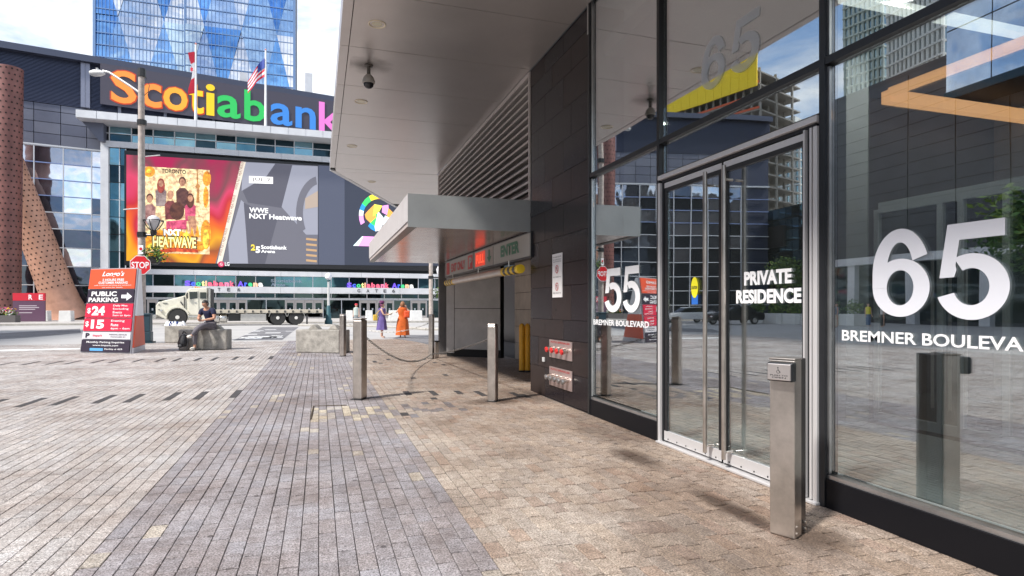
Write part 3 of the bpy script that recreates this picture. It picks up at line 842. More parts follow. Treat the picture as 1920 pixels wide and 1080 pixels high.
for y in (1, 3.4): tag(MB().box(9.97, 9.998, y, y+1.4, 3.03, 3.08).build('slot_light', lw_), 'thin warm slot light on the lobby mezzanine edge, ' + ('right one' if y < 2 else 'left one'), 'light strip', 'slot lights on the mezzanine')

# ---- fittings on the pier
PF = Frame((WX, 0), (0, -1))
def pz(px, py): return PF.sz(px, py)
def plate(label, x0, x1, y0, y1, yb0, yb1, capm, n_, nm):
    s0_, z0_ = pz(x0, y1); s1_, _ = pz(x1, y1); _, z1_ = pz(x0, y0)
    t = thing(nm, label, 'hose connection', (WX, -s0_, z0_))
    MB(PF.m).box(s0_, s1_, -0.02, -0.001, z0_, z1_).build('plate', mat('pink_steel', (0.6, 0.48, 0.46), 0.35, 0.8, var=0.2), t, bevel=0.004)
    zc = (z0_+z1_)/2+0.01
    for i in range(n_):
        s = s0_ + (s1_-s0_)*(i+0.6)/(n_+0.35)
        MB(PF.m).tube((s, -0.02, zc), (s, -0.10, zc-0.02), 0.032, 0.034, n=12).build('inlet', steel, t, smooth=True)
        MB(PF.m).tube((s, -0.10, zc-0.02), (s, -0.125, zc-0.026), 0.043, 0.038, n=8).build('cap', capm, t)
    text('AUTO SPRINKLER', PF, s0_+0.06, s1_-0.06, z1_-0.045, z1_-0.02, red_m, t, -0.022, 0.01)
    return t
red_cap = mat('red_cap', (0.65, 0.03, 0.03), 0.35)
plate('steel plate with four red capped hose inlets on the granite pier, upper one', 1032, 1074, 636, 669, 0, 0, red_cap, 4, 'hose_connection')
plate('steel plate with bare chrome hose inlets low on the granite pier', 1032, 1074, 686, 721, 0, 0, alu, 5, 'hose_connection')
s_, z_ = pz(1021, 674)
tag(MB(PF.m).box(s_-.035, s_+.035, -0.03, -0.001, z_-.035, z_+.035).build('wall_socket', mat('grey_box', (0.5, 0.5, 0.5), 0.5), bevel=0.005), 'small square grey box on the granite left of the hose inlets', 'wall box')
s0_, z0_ = pz(1037, 553); s1_, z1_ = pz(1055, 470)
np_ = thing('parking_sign', 'narrow white notice with two red prohibition circles on the dark granite', 'notice', (WX, -s0_, z0_))
MB(PF.m).box(s0_, s1_, -0.012, -0.001, 1.555, 2.21).build('panel', mat('notice_white', (0.72, 0.7, 0.7), 0.5), np_)
sc_ = (s0_+s1_)/2; w_ = s1_-s0_
for zc in (1.975, 1.715):
    ring = MB(PF.m)
    pts = circle(sc_, zc, 0.062, 24); pin = circle(sc_, zc, 0.048, 24)
    for i in range(24):
        j = (i+1) % 24
        ring.quad([(pts[i][0], -0.015, pts[i][1]), (pts[j][0], -0.015, pts[j][1]), (pin[j][0], -0.015, pin[j][1]), (pin[i][0], -0.015, pin[i][1])])
    ring.quad([(sc_-.042, -0.0155, zc+.03), (sc_-.032, -0.0155, zc+.04), (sc_+.042, -0.0155, zc-.03), (sc_+.032, -0.0155, zc-.04)])
    ring.build('prohibition_ring', red_m, np_, fix=False)
    text('P', PF, sc_-.018, sc_+.018, zc-.028, zc+.028, black, np_, -0.013, 0.03)
for zc, t in ((2.15, 'WARNING'), (2.11, 'NO SMOKING'), (2.08, 'WITHIN'), (1.85, 'NO PARKING'), (1.61, 'FIRE ROUTE')):
    text(t, PF, s0_+.03, s1_-.03, zc, zc+0.02, black, np_, -0.014, 0.0)
# dome camera under the soffit
grime = bpy.data.materials.new('soffit_grime'); grime.use_nodes = True
_n = grime.node_tree.nodes; _l = grime.node_tree.links
_g = _n.new('ShaderNodeNewGeometry'); _s = _n.new('ShaderNodeVectorMath'); _s.operation = 'DISTANCE'; _s.inputs[1].default_value = (0.78, 10.1, ZS)
_l.new(_g.outputs['Position'], _s.inputs[0])
_q = _n.new('ShaderNodeTexNoise'); _q.inputs['Scale'].default_value = 5; _l.new(_g.outputs['Position'], _q.inputs['Vector'])
_a = _n.new('ShaderNodeMath'); _a.operation = 'MULTIPLY_ADD'; _a.inputs[1].default_value = .35; _l.new(_q.outputs['Fac'], _a.inputs[0]); _l.new(_s.outputs['Value'], _a.inputs[2])
_r = _n.new('ShaderNodeMapRange'); _r.inputs['From Min'].default_value = .22; _r.inputs['From Max'].default_value = .58; _r.inputs['To Min'].default_value = .45; _r.inputs['To Max'].default_value = 0
_l.new(_a.outputs[0], _r.inputs['Value']); _t = _n.new('ShaderNodeBsdfTransparent'); _m = _n.new('ShaderNodeMixShader'); _n['Principled BSDF'].inputs['Base Color'].default_value = (.05, .04, .035, 1); _n['Principled BSDF'].inputs['Roughness'].default_value = .8
_l.new(_r.outputs[0], _m.inputs[0]); _l.new(_t.outputs[0], _m.inputs[1]); _l.new(_n['Principled BSDF'].outputs[0], _m.inputs[2]); _l.new(_m.outputs[0], _n['Material Output'].inputs[0])
MB().quad([(.48, 9.7, ZS-.004), (.48, 10.5, ZS-.004), (1.2, 10.5, ZS-.004), (1.2, 9.7, ZS-.004)]).build('grime_patch', grime, bd, fix=False)
dc = thing('dome_camera', 'grey dome security camera hanging on a short stem under the soffit', 'security camera', (0.78, 10.1, ZS))
cy_ = 10.1
MB().lathe([(0.001, ZS-0.001), (0.07, ZS-0.001), (0.07, ZS-0.02), (0.03, ZS-0.03), (0.03, ZS-0.16), (0.05, ZS-0.18)], (0.78, cy_, 0), 16).build('stem', mat('cam_stem', (0.10, 0.09, 0.08), 0.5), dc, smooth=True)
MB().lathe([(0.045, ZS-0.16), (0.08, ZS-0.2), (0.102, ZS-0.26), (0.102, ZS-0.295), (0.084, ZS-0.305)], (0.78, cy_, 0), 20).build('housing', mat('cam_housing', (0.33, 0.30, 0.27), 0.45), dc, smooth=True)
MB().lathe([(0.084, ZS-0.30), (0.078, ZS-0.34), (0.048, ZS-0.375), (0.001, ZS-0.388)], (0.78, cy_, 0), 18).build('dome', mat('cam_dome', (0.02, 0.02, 0.025), 0.08), dc, smooth=True)

# ---- door opener pedestal
pl_, pm_, pr_ = ground_at(1443, 1000), ground_at(1490, 1013), ground_at(1523, 1000)
ped = thing('door_opener_post', 'brushed steel post with a square push button in front of the doors', 'post', (pm_.x, pm_.y, 0))
A, B_ = Vector((pl_.x, pl_.y)), Vector((pm_.x, pm_.y)); Cc = Vector((pr_.x, pr_.y))
e_ = (B_-A).normalized(); nn = Vector((-e_.y, e_.x)); 
if nn.dot(Cc-B_) < 0: nn = -nn
wA = (B_-A).length; dpt = 0.205
PM = Matrix(((e_.x, nn.x, 0, A.x), (e_.y, nn.y, 0, A.y), (0, 0, 1, 0), (0, 0, 0, 1)))
MB(PM).box(0, wA, 0, dpt*0.52, 0.004, 1.08).build('front_shell', steel, ped, bevel=0.006)
MB(PM).box(0.004, wA-0.012, dpt*0.52+0.001, dpt, 0.004, 1.085).build('rear_shell', mat('dark_steel', (0.10, 0.09, 0.09), 0.4, 0.9, var=0.25, vscale=5), ped, bevel=0.006)
MB(PM).box(-0.004, wA+0.004, -0.004, dpt*0.51, 1.081, 1.093).build('cap', steel, ped, bevel=0.004)
for a_ in (0.03, 0.16):
    for z_ in (0.03, 0.07):
        MB(PM).tube((wA-0.012 if a_ > .1 else wA, a_, z_), (wA+0.006, a_, z_), 0.009, n=10).build('bolt', steel, ped)
bb_ = MB(PM).box(0.01, wA+0.012, -0.06, -0.001, 0.955, 1.07).build('button_box', dark_al, ped, bevel=0.008)
MB(PM).box(0.018, wA+0.004, -0.072, -0.0605, 0.963, 1.062).build('push_plate', mat('push_plate', (0.62, 0.58, 0.57), 0.3, 0.85, var=0.1), bb_, bevel=0.004)
PM2 = PM
ic = MB(PM)  # wheelchair pictogram on the plate
u = 0.018+wA/2-0.01; zz_ = 1.02; yq = -0.0727
for i, q in enumerate(circle(u, zz_-0.005, 0.011, 12, None, 120, 400)[:-1]):
    q2 = circle(u, zz_-0.005, 0.011, 12, None, 120, 400)[i+1]
    ic.quad([(q[0], yq, q[1]), (q2[0], yq, q2[1]), (u+(q2[0]-u)*.75, yq, zz_-.005+(q2[1]-zz_+.005)*.75), (u+(q[0]-u)*.75, yq, zz_-.005+(q[1]-zz_+.005)*.75)])
ic.quad([(a, yq, b) for a, b in circle(u-.002, zz_+.02, 0.004, 8)])
ic.quad([(u-.004, yq, zz_+.015), (u, yq, zz_+.015), (u+.003, yq, zz_), (u-.002, yq, zz_)])
ic.quad([(u-.002, yq, zz_+.003), (u+.009, yq, zz_), (u+.014, yq, zz_-.012), (u+.01, yq, zz_-.012), (u+.006, yq, zz_-.003), (u-.002, yq, zz_)])
ic.build('pictogram', black, bb_, fix=False)
text('PUSH TO', PM, 0.035, wA-0.012, 0.988, 0.997, black, bb_, -0.073, 0.01)
text('OPEN', PM, 0.045, wA-0.022, 0.975, 0.984, black, bb_, -0.073, 0.01)

# ---- steel bollards and chains
boll = []
def bollard(px, py, w, h, rot, label, capd=False):
    g = ground_at(px, py)
    t = thing('bollard', label, 'bollard', (g.x, g.y, 0), rot, 'square steel bollards joined by chains')
    M_ = wm(t)
    h_ = w/2
    MB(M_).box(-h_, h_, -h_, h_, 0.004, h-0.02).build('post', steel, t, bevel=w*0.16)
    MB(M_).box(-h_*.97, h_*.97, -h_*.97, h_*.97, h-0.019, h).build('cap', steel, t, bevel=0.012)
    MB(M_).box(-h_-.02, h_+.02, -h_-.02, h_+.02, -0.001, 0.006).build('base_plate', dark_al, t)
    eye = MB(M_); eye.tube((0, 0, h-0.21), (h_+.035, 0, h-0.21), 0.012, n=6); eye.build('chain_eye', steel, t)
    boll.append((g, h)); return t
bollard(675, 748, 0.165, 1.24, R(52), 'tall square steel bollard nearest the middle, in front of the low canopy')
bollard(643, 668, 0.15, 1.22, R(52), 'steel bollard standing at the right end of the concrete block')
bollard(924, 752, 0.135, 1.16, R(52), 'steel bollard standing closest to the granite pier and garage mouth')
bollard(809, 672, 0.13, 1.22, R(52), 'brown steel bollard standing at the grey corner of the garage wall')
chain_m = mat('chain_metal', (0.2, 0.19, 0.18), 0.45, 0.7)
def chain(a, b, low, label):
    a, b = Vector(a), Vector(b); n = max(12, int((b-a).length/0.11))
    pts = []
    for i in range(n+1):
        t = i/n; p = a.lerp(b, t)
        base = min(a.z, b.z)
        p.z = a.z*(1-t)+b.z*t - 4*t*(1-t)*low
        pts.append(p)
    links = MB()
    for i in range(n):
        p, q = pts[i], pts[i+1]; d = (q-p).normalized(); m_ = (p+q)/2
        sd = d.cross(Vector((0, 0, 1))).normalized() * 0.013 if i % 2 else Vector((0, 0, 0.014))
        for s in (-1, 1): links.tube(p+sd*s, q+sd*s, 0.006, n=5)
        links.tube(p-sd, p+sd, 0.006, n=5); links.tube(q-sd, q+sd, 0.006, n=5)
    tag(links.build('chain', chain_m), label, 'chain', 'chains hanging between the bollards')
def bt(i, z=None): g, h = boll[i]; return (g.x, g.y, h-0.21 if z is None else z)
chain(bt(0), bt(3, 0.12), 0.32, 'dark chain sagging from the nearest bollard down to the foot of the corner bollard')
chain(bt(2), bt(3, 0.12), 0.05, 'chain running down from the bollard by the granite pier to the corner bollard')
chain(bt(1), bt(3), 0.3, 'chain slung behind the bollards below the two standing women')
lp = ground_at(819, 671)
t = thing('garage_post', 'short pale steel stub at the foot of the grey garage wall', 'post', (lp.x, lp.y, 0))
MB().box(lp.x-.05, lp.x+.05, lp.y-.05, lp.y+.05, 0, 0.45).build('post', steel, t, bevel=0.01); MB().box(lp.x-.07, lp.x+.07, lp.y-.07, lp.y+.07, 0.45, 0.48).build('cap', dark_al, t)
yel = mat('yellow_bollard', (0.75, 0.36, 0.02), 0.45, var=0.15, vscale=5)
for px, lab in ((978.5, 'left one of the two yellow round bollards in the garage mouth'), (989, 'right one of the two yellow round bollards in the garage mouth')):
    g = ground_at(px, 697)
    t = thing('yellow_bollard', lab, 'bollard', (g.x, g.y, 0), 0, 'yellow bollards in the garage')
    MB().lathe([(0.062, 0), (0.062, 0.98), (0.056, 1.02), (0.03, 1.05), (0.001, 1.06)], (g.x, g.y, 0), 16).build('post', yel, t, smooth=True)
    MB().lathe([(0.075, 0.001), (0.075, 0.03), (0.063, 0.035)], (g.x, g.y, 0), 16).build('base_ring', black, t, smooth=True)

# ------------------------------------------------------------------ the arena across the street
AF = Frame((0, 76), (1, 0))                       # glass atrium front
BF = Frame((-22.6, 78), (0.982, 0.189))           # main body behind it, slightly turned
SF = Frame((-22.6, 78), (0.982, 0.189))
navy = mat('arena_cladding', (0.035, 0.045, 0.085), 0.5, 0.3, var=0.15, vscale=0.4)
tile_g = mat('arena_tile', (0.12, 0.13, 0.18), 0.45, 0.25, var=0.12, vscale=0.4)
tile_g2 = mat('arena_tile_pale', (0.155, 0.165, 0.215), 0.42, 0.25, var=0.12, vscale=0.4)
mull_w = mat('white_mullion', (0.6, 0.63, 0.68), 0.45)
mull_b = mat('blue_mullion', (0.22, 0.30, 0.55), 0.45)
aglass = [mirror_glass('arena_glass_a', (0.10, 0.12, 0.17), wob=0.3), mirror_glass('arena_glass_b', (0.36, 0.38, 0.46), wob=0.4), mirror_glass('arena_glass_c', (0.78, 0.77, 0.82), wob=0.4)]  # dark and pale tints put reflections into the pane colours
tglass = [mirror_glass('atrium_glass_a', (0.025, 0.05, 0.065), wob=0.2), mirror_glass('atrium_glass_b', (0.09, 0.20, 0.25), wob=0.2), mirror_glass('atrium_glass_c', (0.20, 0.36, 0.42), wob=0.2)]
dglass = [mirror_glass('door_glass_a', (0.03, 0.05, 0.055), wob=0.2), mirror_glass('door_glass_b', (0.06, 0.09, 0.10), wob=0.2)]
arena = thing('arena', 'dark blue clad sports arena with glass atrium and white bands across the street', 'arena', (-22.6, 78, 0), math.atan2(0.189, 0.982))
bz = lambda px, py, dd=0: BF.sz(px, py, dd)
XL, XR = -34.0, 62.0
_, ROOF = bz(150, 106); _, LIPZ = bz(150, 118); _, TB = bz(60, 190); _, GB = bz(60, 268)
MB(BF.m).box(XL, XR, 0.4, 60, 0, ROOF-0.1).build('body', navy, arena)
MB(BF.m).box(XL, XR, -0.9, 0.39, LIPZ, ROOF).build('roof_lip', mat('roof_lip', (0.07, 0.08, 0.12), 0.4, 0.4), arena)
# ribbed upper cladding, rib by rib is too small: one piece
rb = MB(BF.m); nrib = 34
for i in range(nrib):
    z = TB + (LIPZ-TB)*(i+0.15)/nrib
    rb.box(XL, XR, -0.05, 0.38, z, z+(LIPZ-TB)/nrib*0.6)
stuff(rb.build('cladding_rib', mat('rib_metal', (0.045, 0.055, 0.10), 0.4, 0.4), arena))
for px in (157, 165, -20):
    s = BF.s(px); MB(BF.m).box(s-0.22, s+0.22, -0.45, -0.06, TB, LIPZ-0.05).build('pilaster', mat('pilaster', (0.22, 0.235, 0.31), 0.4, 0.3), arena)
# tile band
sl = [BF.s(63) + 2.33*i for i in range(-9, 5)]
zl = [TB, TB-0.8] + [TB-0.8-(TB-0.8-GB)*k/3 for k in (1, 2, 3)]
for i in range(len(sl)-1):
    for j in range(len(zl)-1):
        MB(BF.m).box(sl[i]+0.03, sl[i+1]-0.03, 0.05, 0.39, zl[j+1]+0.03, zl[j]-0.03).build('cladding_tile', tile_g if random.random() > .4 else tile_g2, arena)
# glass wall of the body
zg = [GB-0.15-1.78*i for i in range(0, 6)]
zg2 = zg + [zg[-1]-2.05*i for i in range(1, 5)] 
zg2 = [z for z in zg2 if z > 0.6] + [0.25]
sg2 = [BF.s(63) + 2.55*i for i in range(-9, 4)]
MB(BF.m).box(XL, 0.6, 0.05, 0.39, GB-0.12, GB+0.04).build('glass_head', mull_w, arena)
for i in range(len(sg2)-1):
    for j in range(len(zg2)-1):
        rr = random.random()
        jit = Matrix.Translation(Vector((0,0,0)))
        a, b, c, d = sg2[i]+0.06, sg2[i+1]-0.06, zg2[j+1]+0.06, zg2[j]-0.06
        t1, t2 = random.uniform(-.012, .012), random.uniform(-.012, .012)
        MB(BF.m)._add([(a, .2, c), (b, .2+t1, c), (b, .2+t1+t2, d), (a, .2+t2, d)], [(0, 1, 2, 3)]).build('window_pane', aglass[0] if j >= 5 and rr < .7 else random.choice((aglass[0], aglass[1], aglass[2], aglass[2])), arena, fix=False)
for j, z in enumerate(zg2):
    MB(BF.m).box(XL, 0.6, 0.1, 0.26, z-0.05, z+0.05).build('transom', mull_b if 0 < j < 4 else mull_w, arena)
for s in sg2: MB(BF.m).box(s-0.05, s+0.05, 0.08, 0.27, 0.25, GB-0.15).build('mullion', mull_w, arena)
# big sign
sm = 0.9
_, S1 = BF.sz(205, 121, -sm); _, S0 = BF.sz(205, 197, -sm)
sgn = thing('arena_sign', 'huge dark sign box with rainbow coloured letters spelling Scotiabank above the atrium', 'sign', (*(BF.m @ Vector((BF.s(188, -sm), -sm, S0))).to_2d(), S0), math.atan2(0.189, 0.982))
MB(BF.m).box(BF.s(188, -sm), BF.s(668, -sm), -sm, -0.95, S0, S1).build('sign_box', mat('sign_back', (0.065, 0.06, 0.085), 0.55), sgn)
MB(BF.m).box(BF.s(188, -sm), BF.s(668, -sm), -sm+0.02, -0.1, S0+0.1, S1-0.15).build('sign_box', navy, sgn)
for px in (225, 310, 400, 500, 590):
    s = BF.s(px); MB(BF.m).box(s-.15, s+.15, -0.6, -0.3, S0-2.2, S0+0.09).build('bracket', tile_g2, sgn)
_, base = BF.sz(232, 194, -sm-.1); _, capz = BF.sz(232, 133, -sm-.1)
H = capz-base
colr = {'or': (0.95, 0.30, 0.05), 'ye': (0.95, 0.62, 0.02), 'gr': (0.03, 0.55, 0.12), 'bl': (0.05, 0.25, 0.72), 'pk': (0.85, 0.22, 0.65), 'oy': (0.95, 0.42, 0.04)}
LM = {k: mat('led_'+k, v, 0.5, emit=v, estr=0.55) for k, v in colr.items()}
edge = mat('letter_edge', (0.7, 0.1, 0.03), 0.5, emit=(0.9, .08, .03), estr=0.3)
def bigletter(ch, p0, p1, h, key, dz=0.0):
    f = BF
    a, b = f.s(p0, -sm-.1), f.s(p1, -sm-.1)
    if key in ('or', 'oy', 'ye') and ch != 'i':
        text(ch, f, a-.14, b+.14, base-.14, base+h+.14, edge, sgn, -sm-0.06, 0.022, name='letter_rim')
    text(ch, f, a, b, base+dz, base+h, LM[key], sgn, -sm-0.1, 0.018, thick=0.03, name='letter_face')
xh = H*0.74
for ch, p0, p1, h, k in (('S', 208, 256, H, 'or'), ('c', 264, 303, xh, 'or'), ('o', 306, 352, xh, 'oy'), ('t', 355, 382, H*.93, 'ye'), ('i', 386, 403, H*1.02, 'ye'), ('a', 407, 451, xh, 'gr'), ('b', 458, 498, H*1.03, 'gr'), ('a', 507, 548, xh, 'bl'), ('n', 554, 592, xh, 'bl'), ('k', 598, 640, H*1.03, 'pk')):
    bigletter(ch, p0, p1, h, k)
# two-tone facets over o, a and k
def facet(pts, key):
    q = [BF.sz(a, b, -sm-.2) for a, b in pts]
    return poly(BF, q, LM[key], sgn, -sm-.145, 'letter_facet')

# atrium
zA = lambda px, py: AF.sz(px, py)[1]
sA = lambda px: AF.s(px)
W0, W1 = sA(190), 34.0
atr = thing('atrium', 'glass and white metal atrium front with gate doors below the video screen', 'atrium', (W0, 76, 0))
MB().box(W0+.05, W1, 76.35, 77.9, 0, 21.5).build('atrium_core', mat('atrium_dark', (0.02, 0.03, 0.035), 0.5), atr)
C0, C1 = zA(300, 244), zA(300, 231)
MB().box(sA(158)+0.0, W1, 73.6, 77.8, C0, C1).build('canopy', band, atr)
x = sA(158)
while x < 12:
    MB().box(x+0.02, x+1.86, 73.52, 73.59, C0+0.03, C1+0.04).build('canopy_panel', band, atr); x += 1.9
MB().prism([(sA(158)+.1, C0-.002), (sA(200), C0-.002), (sA(200), zA(190, 268)), (sA(192), zA(190, 268))], 75.0, 77.5, 'y').build('canopy_bracket', tile_g, atr)
B1, B0 = zA(300, 272), zA(300, 283)
def hband(z0, z1, nm='band', y=75.7, m=band):
    xx = W0
    while xx < W1:
        MB().box(xx+0.012, min(xx+4.6, W1)-0.012, y, 76.34, z0, z1).build(nm, m, atr); xx += 4.6
hband(B0, B1)
hband(0.0, 0.001+0.12, 'plinth', 75.9, tile_g)
b3t, b3b = zA(500, 509), zA(500, 518); hband(b3b, b3t, y=75.2)
b4t, b4b = zA(500, 538.5), zA(500, 550); hband(b4b, b4t, y=74.6)
MB().box(W0, W0+0.75, 75.68, 76.34, 0.12, B0-.01).build('corner_post', band, atr)
xs = [W0+0.75+2.12*i for i in range(0, 24)]
def panes(z0, z1, mats, xs_=xs, y=76.1, nm='window_pane', mm=mull_w):
    for i in range(len(xs_)-1):
        a, b = xs_[i]+0.05, xs_[i+1]-0.05
        t = random.uniform(-.02, .02)
        MB()._add([(a, y, z0), (b, y+t, z0), (b, y+t, z1), (a, y, z1)], [(0, 1, 2, 3)]).build(nm, random.choice(mats), atr, fix=False)
    for x in xs_: MB().box(x-0.045, x+0.045, y-0.12, y+0.1, z0, z1).build('mullion', mm, atr)
panes(B1+.02, B1+(C0-B1)*.52, tglass); MB().box(W0, W1, 75.95, 76.2, B1+(C0-B1)*.52, B1+(C0-B1)*.52+.07).build('transom', mull_w, atr)
panes(B1+(C0-B1)*.52+.09, C0-.02, tglass)
zz0 = zA(300, 503)
left = xs[:2]
for k in range(7):
    a = b3t+(B0-b3t)*k/7; b = b3t+(B0-b3t)*(k+1)/7
    panes(a+.02, b-.06, tglass, [W0+.75, W0+1.75, sA(236)], y=76.0)
    MB().box(W0+.75, sA(236), 75.95, 76.2, b-.05, b).build('transom', mull_w if k == 3 else dark_al, atr)
panes(b4t+.02, b3b-.02, tglass[:2]+[dglass[0], tglass[1]], y=76.0)
DHT = zA(700, 563); DHT2 = zA(700, 560)
panes(DHT2+.05, b4b-.02, dglass+tglass[:1], y=76.0)
hband(DHT, DHT2+.05, 'transom', 75.9, mull_w)
# gates: pale framed doors with dark panes, glass between
dfr = mat('door_frame_paint', (0.5, 0.47, 0.46), 0.5, 0.2)
def gate_doors(p0, p1, n):
    a, b = sA(p0), sA(p1); w = (b-a)/n
    for i in range(n):
        x0 = a+w*i
        d_ = MB(); t = w*0.17
        d_.box(x0, x0+t, 75.8, 76.0, .13, DHT-.01); d_.box(x0+w-t, x0+w-.02, 75.8, 76.0, .13, DHT-.01)
        d_.box(x0+t, x0+w-t, 75.8, 76.0, DHT-.35, DHT-.01); d_.box(x0+t, x0+w-t, 75.8, 76.0, .13, .4)
        o = d_.build('gate_door', dfr, atr)
        MB().box(x0+t, x0+w-t, 75.9, 75.95, .4, DHT-.35).build('pane', dglass[0], o)
        MB().box(x0+w*.42, x0+w*.58, 75.86, 75.89, 1.1, 1.35).build('notice', mull_w, o)
gate_doors(277, 296, 1); gate_doors(392, 463, 4); gate_doors(535, 606, 4); gate_doors(674, 738, 4); gate_doors(770, 800, 2)
occupied = [(sA(277), sA(296)), (sA(392), sA(463)), (sA(535), sA(606)), (sA(674), sA(738)), (sA(770), sA(800))]
g0 = W0+.75
gx = [sA(p) for p in (205, 222, 240, 258, 277)] 
for seg in ((sA(197), sA(277)), (sA(296), sA(392)), (sA(463), sA(535)), (sA(606), sA(674)), (sA(738), sA(770)), (sA(800), W1)):
    n = max(1, round((seg[1]-seg[0])/2.12)); w = (seg[1]-seg[0])/n
    panes(.13, DHT-.01, dglass+[tglass[0]], [seg[0]+w*i for i in range(n+1)], y=76.0)
cap_m = mat('gate_letter', (0.05, 0.05, 0.06), 0.5)
GFm = Frame((0, 74.6), (1, 0)); 
for word in (((378,'A'),(395,'T'),(411,'E'),(448,'6')), ((673,'G'),(690,'A'),(706,'T'),(722,'E'),(738,'6'))):
    for p, ch in (((411,'T'),(429,'E'),(448,'6'),(393,'A'),(376,'G')) if word[0][0] == 378 else word):
        a, z1_ = GFm.sz(p-3, 541.5 if p < 600 else 545); b, z0_ = GFm.sz(p+2.6, 548 if p < 600 else 551.5)
        text(ch, GFm, a, b, b4b+.17, b4t-.17, cap_m, atr, -0.03, 0.02, name='gate_letter')
# LED words standing on the band
word_c = {'S': 'vi', 'c': 'bl', 'o': 'gr', 't': 'ye', 'i': 'or', 'a': 'rd', 'b': 'rd', 'n': 'pk', 'k': 'rd'}
LC = {'vi': (0.16, 0.08, 0.75), 'bl': (0.06, 0.12, 0.8), 'gr': (0.05, 0.5, 0.2), 'ye': (0.9, 0.85, 0.3), 'or': (0.95, 0.5, 0.3), 'rd': (0.75, 0.12, 0.2), 'pk': (0.8, 0.2, 0.35), 'wh': (0.9, 0.88, 0.85)}
LW = {k: mat('led_word_'+k, v, 0.5, emit=v, estr=0.8) for k, v in LC.items()}
LFm = Frame((0, 74.9), (1, 0))
def led_word(px0, px1, where):
    root = thing('led_sign', 'small rainbow letters reading Scotiabank Arena on the white band ' + where, 'sign', (LFm.s(px0), 74.9, b4t), 0, 'small letter signs above the gates')
    letters = 'Scotiabank Arena'; wd = [1.05, .8, .95, .6, .4, .95, .95, .95, .9, .85, .5, 1.15, .65, .9, .9, .95]
    cs = ['vi', 'bl', 'gr', 'ye', 'or', 'rd', 'rd', 'rd', 'pk', 'rd', None, 'vi', 'bl', 'gr', 'or', 'wh']
    x = LFm.s(px0); k = (LFm.s(px1)-x)/sum(wd); hh = zA(430, 528)-b4t
    for ch, w, c in zip(letters, wd, cs):
        if c:
            h = hh if ch in 'SAbkti' else hh*.74
            text(ch, LFm, x+.04, x+w*k-.05, b4t+.02, b4t+.02+h, LW[c], root, 0, 0.05, thick=0.12, name='letter')
        x += w*k
led_word(346, 494, 'above the flatbed truck')
led_word(650, 776, 'above the two standing women')
pale = mat('pale_letter', (0.35, 0.42, 0.52), 0.5)
DFm = Frame((0, 75.95), (1, 0))
text('Scotiabank', DFm, DFm.s(508), DFm.s(567), zA(540, 529.5), zA(540, 524), pale, atr, -0.02, 0.02)
text('Arena', DFm, DFm.s(508), DFm.s(535), zA(540, 537), zA(540, 531), pale, atr, -0.02, 0.02)
# video screen
VS = Frame((0, 75.4), (1, 0))
vz = lambda px, py: VS.sz(px, py)
scr = thing('video_screen', 'giant video screen showing a fiery fight poster beside a grey event panel', 'video screen', (VS.s(235), 75.4, zA(300, 498)))
ztop, zbot = vz(400, 300)[1], vz(400, 493)[1]
x0s, x1s = VS.s(236), VS.s(860)
MB().box(VS.s(233), x1s+.2, 75.41, 76.3, zbot-.45, ztop+.4).build('screen_case', mat('screen_case', (0.012, 0.012, 0.015), 0.4), scr)
def em(name, c, s=0.75):
    if name in MATS: return MATS[name]
    m = mat(name, c, 0.6, emit=c, estr=s)
    if name.startswith('poster') and name not in ('poster_ink', 'poster_white', 'poster_title'):
        n = m.node_tree.nodes; l = m.node_tree.links
        g = n.new('ShaderNodeNewGeometry'); t = n.new('ShaderNodeTexNoise'); t.inputs['Scale'].default_value = 2.2; t.inputs['Detail'].default_value = 6; t.inputs['Roughness'].default_value = .7
        r = n.new('ShaderNodeValToRGB'); e = r.color_ramp.elements
        e[0].position = .38; e[0].color = (c[0]*.3, c[1]*.16, c[2]*.14, 1); e[1].position = .62; e[1].color = (min(1, c[0]*1.15+.06), min(1, c[1]*1.2+.03), c[2]*1.1, 1)
        l.new(g.outputs['Position'], t.inputs['Vector']); l.new(t.outputs['Fac'], r.inputs['Fac']); l.new(r.outputs[0], n['Principled BSDF'].inputs['Emission Color'])
    return m
# fire backdrop
fire = bpy.data.materials.new('fire_picture'); fire.use_nodes = True
n = fire.node_tree.nodes; l = fire.node_tree.links; b = n['Principled BSDF']; b.inputs['Specular IOR Level'].default_value = 0.1
g = n.new('ShaderNodeNewGeometry'); t = n.new('ShaderNodeTexNoise'); t.inputs['Scale'].default_value = 0.22; t.inputs['Detail'].default_value = 1
mp = n.new('ShaderNodeMapping'); mp.inputs['Scale'].default_value = (1.5, 1, 0.7); l.new(g.outputs['Position'], mp.inputs[0]); l.new(mp.outputs[0], t.inputs['Vector'])
sp = n.new('ShaderNodeSeparateXYZ'); l.new(g.outputs['Position'], sp.inputs[0])
mr = n.new('ShaderNodeMapRange'); mr.inputs['From Min'].default_value = zbot; mr.inputs['From Max'].default_value = ztop
l.new(sp.outputs['Z'], mr.inputs['Value'])
ad = n.new('ShaderNodeMath'); ad.operation = 'MULTIPLY_ADD'; ad.inputs[1].default_value = 1.2; ad.inputs[2].default_value = -0.6; l.new(t.outputs['Fac'], ad.inputs[0])
ad2 = n.new('ShaderNodeMath'); l.new(ad.outputs[0], ad2.inputs[0]); l.new(mr.outputs[0], ad2.inputs[1])
r = n.new('ShaderNodeValToRGB'); e = r.color_ramp.elements
e[0].position = 0.0; e[0].color = (0.75, 0.16, 0.02, 1); e[1].position = 1.0; e[1].color = (0.45, 0.02, 0.10, 1)
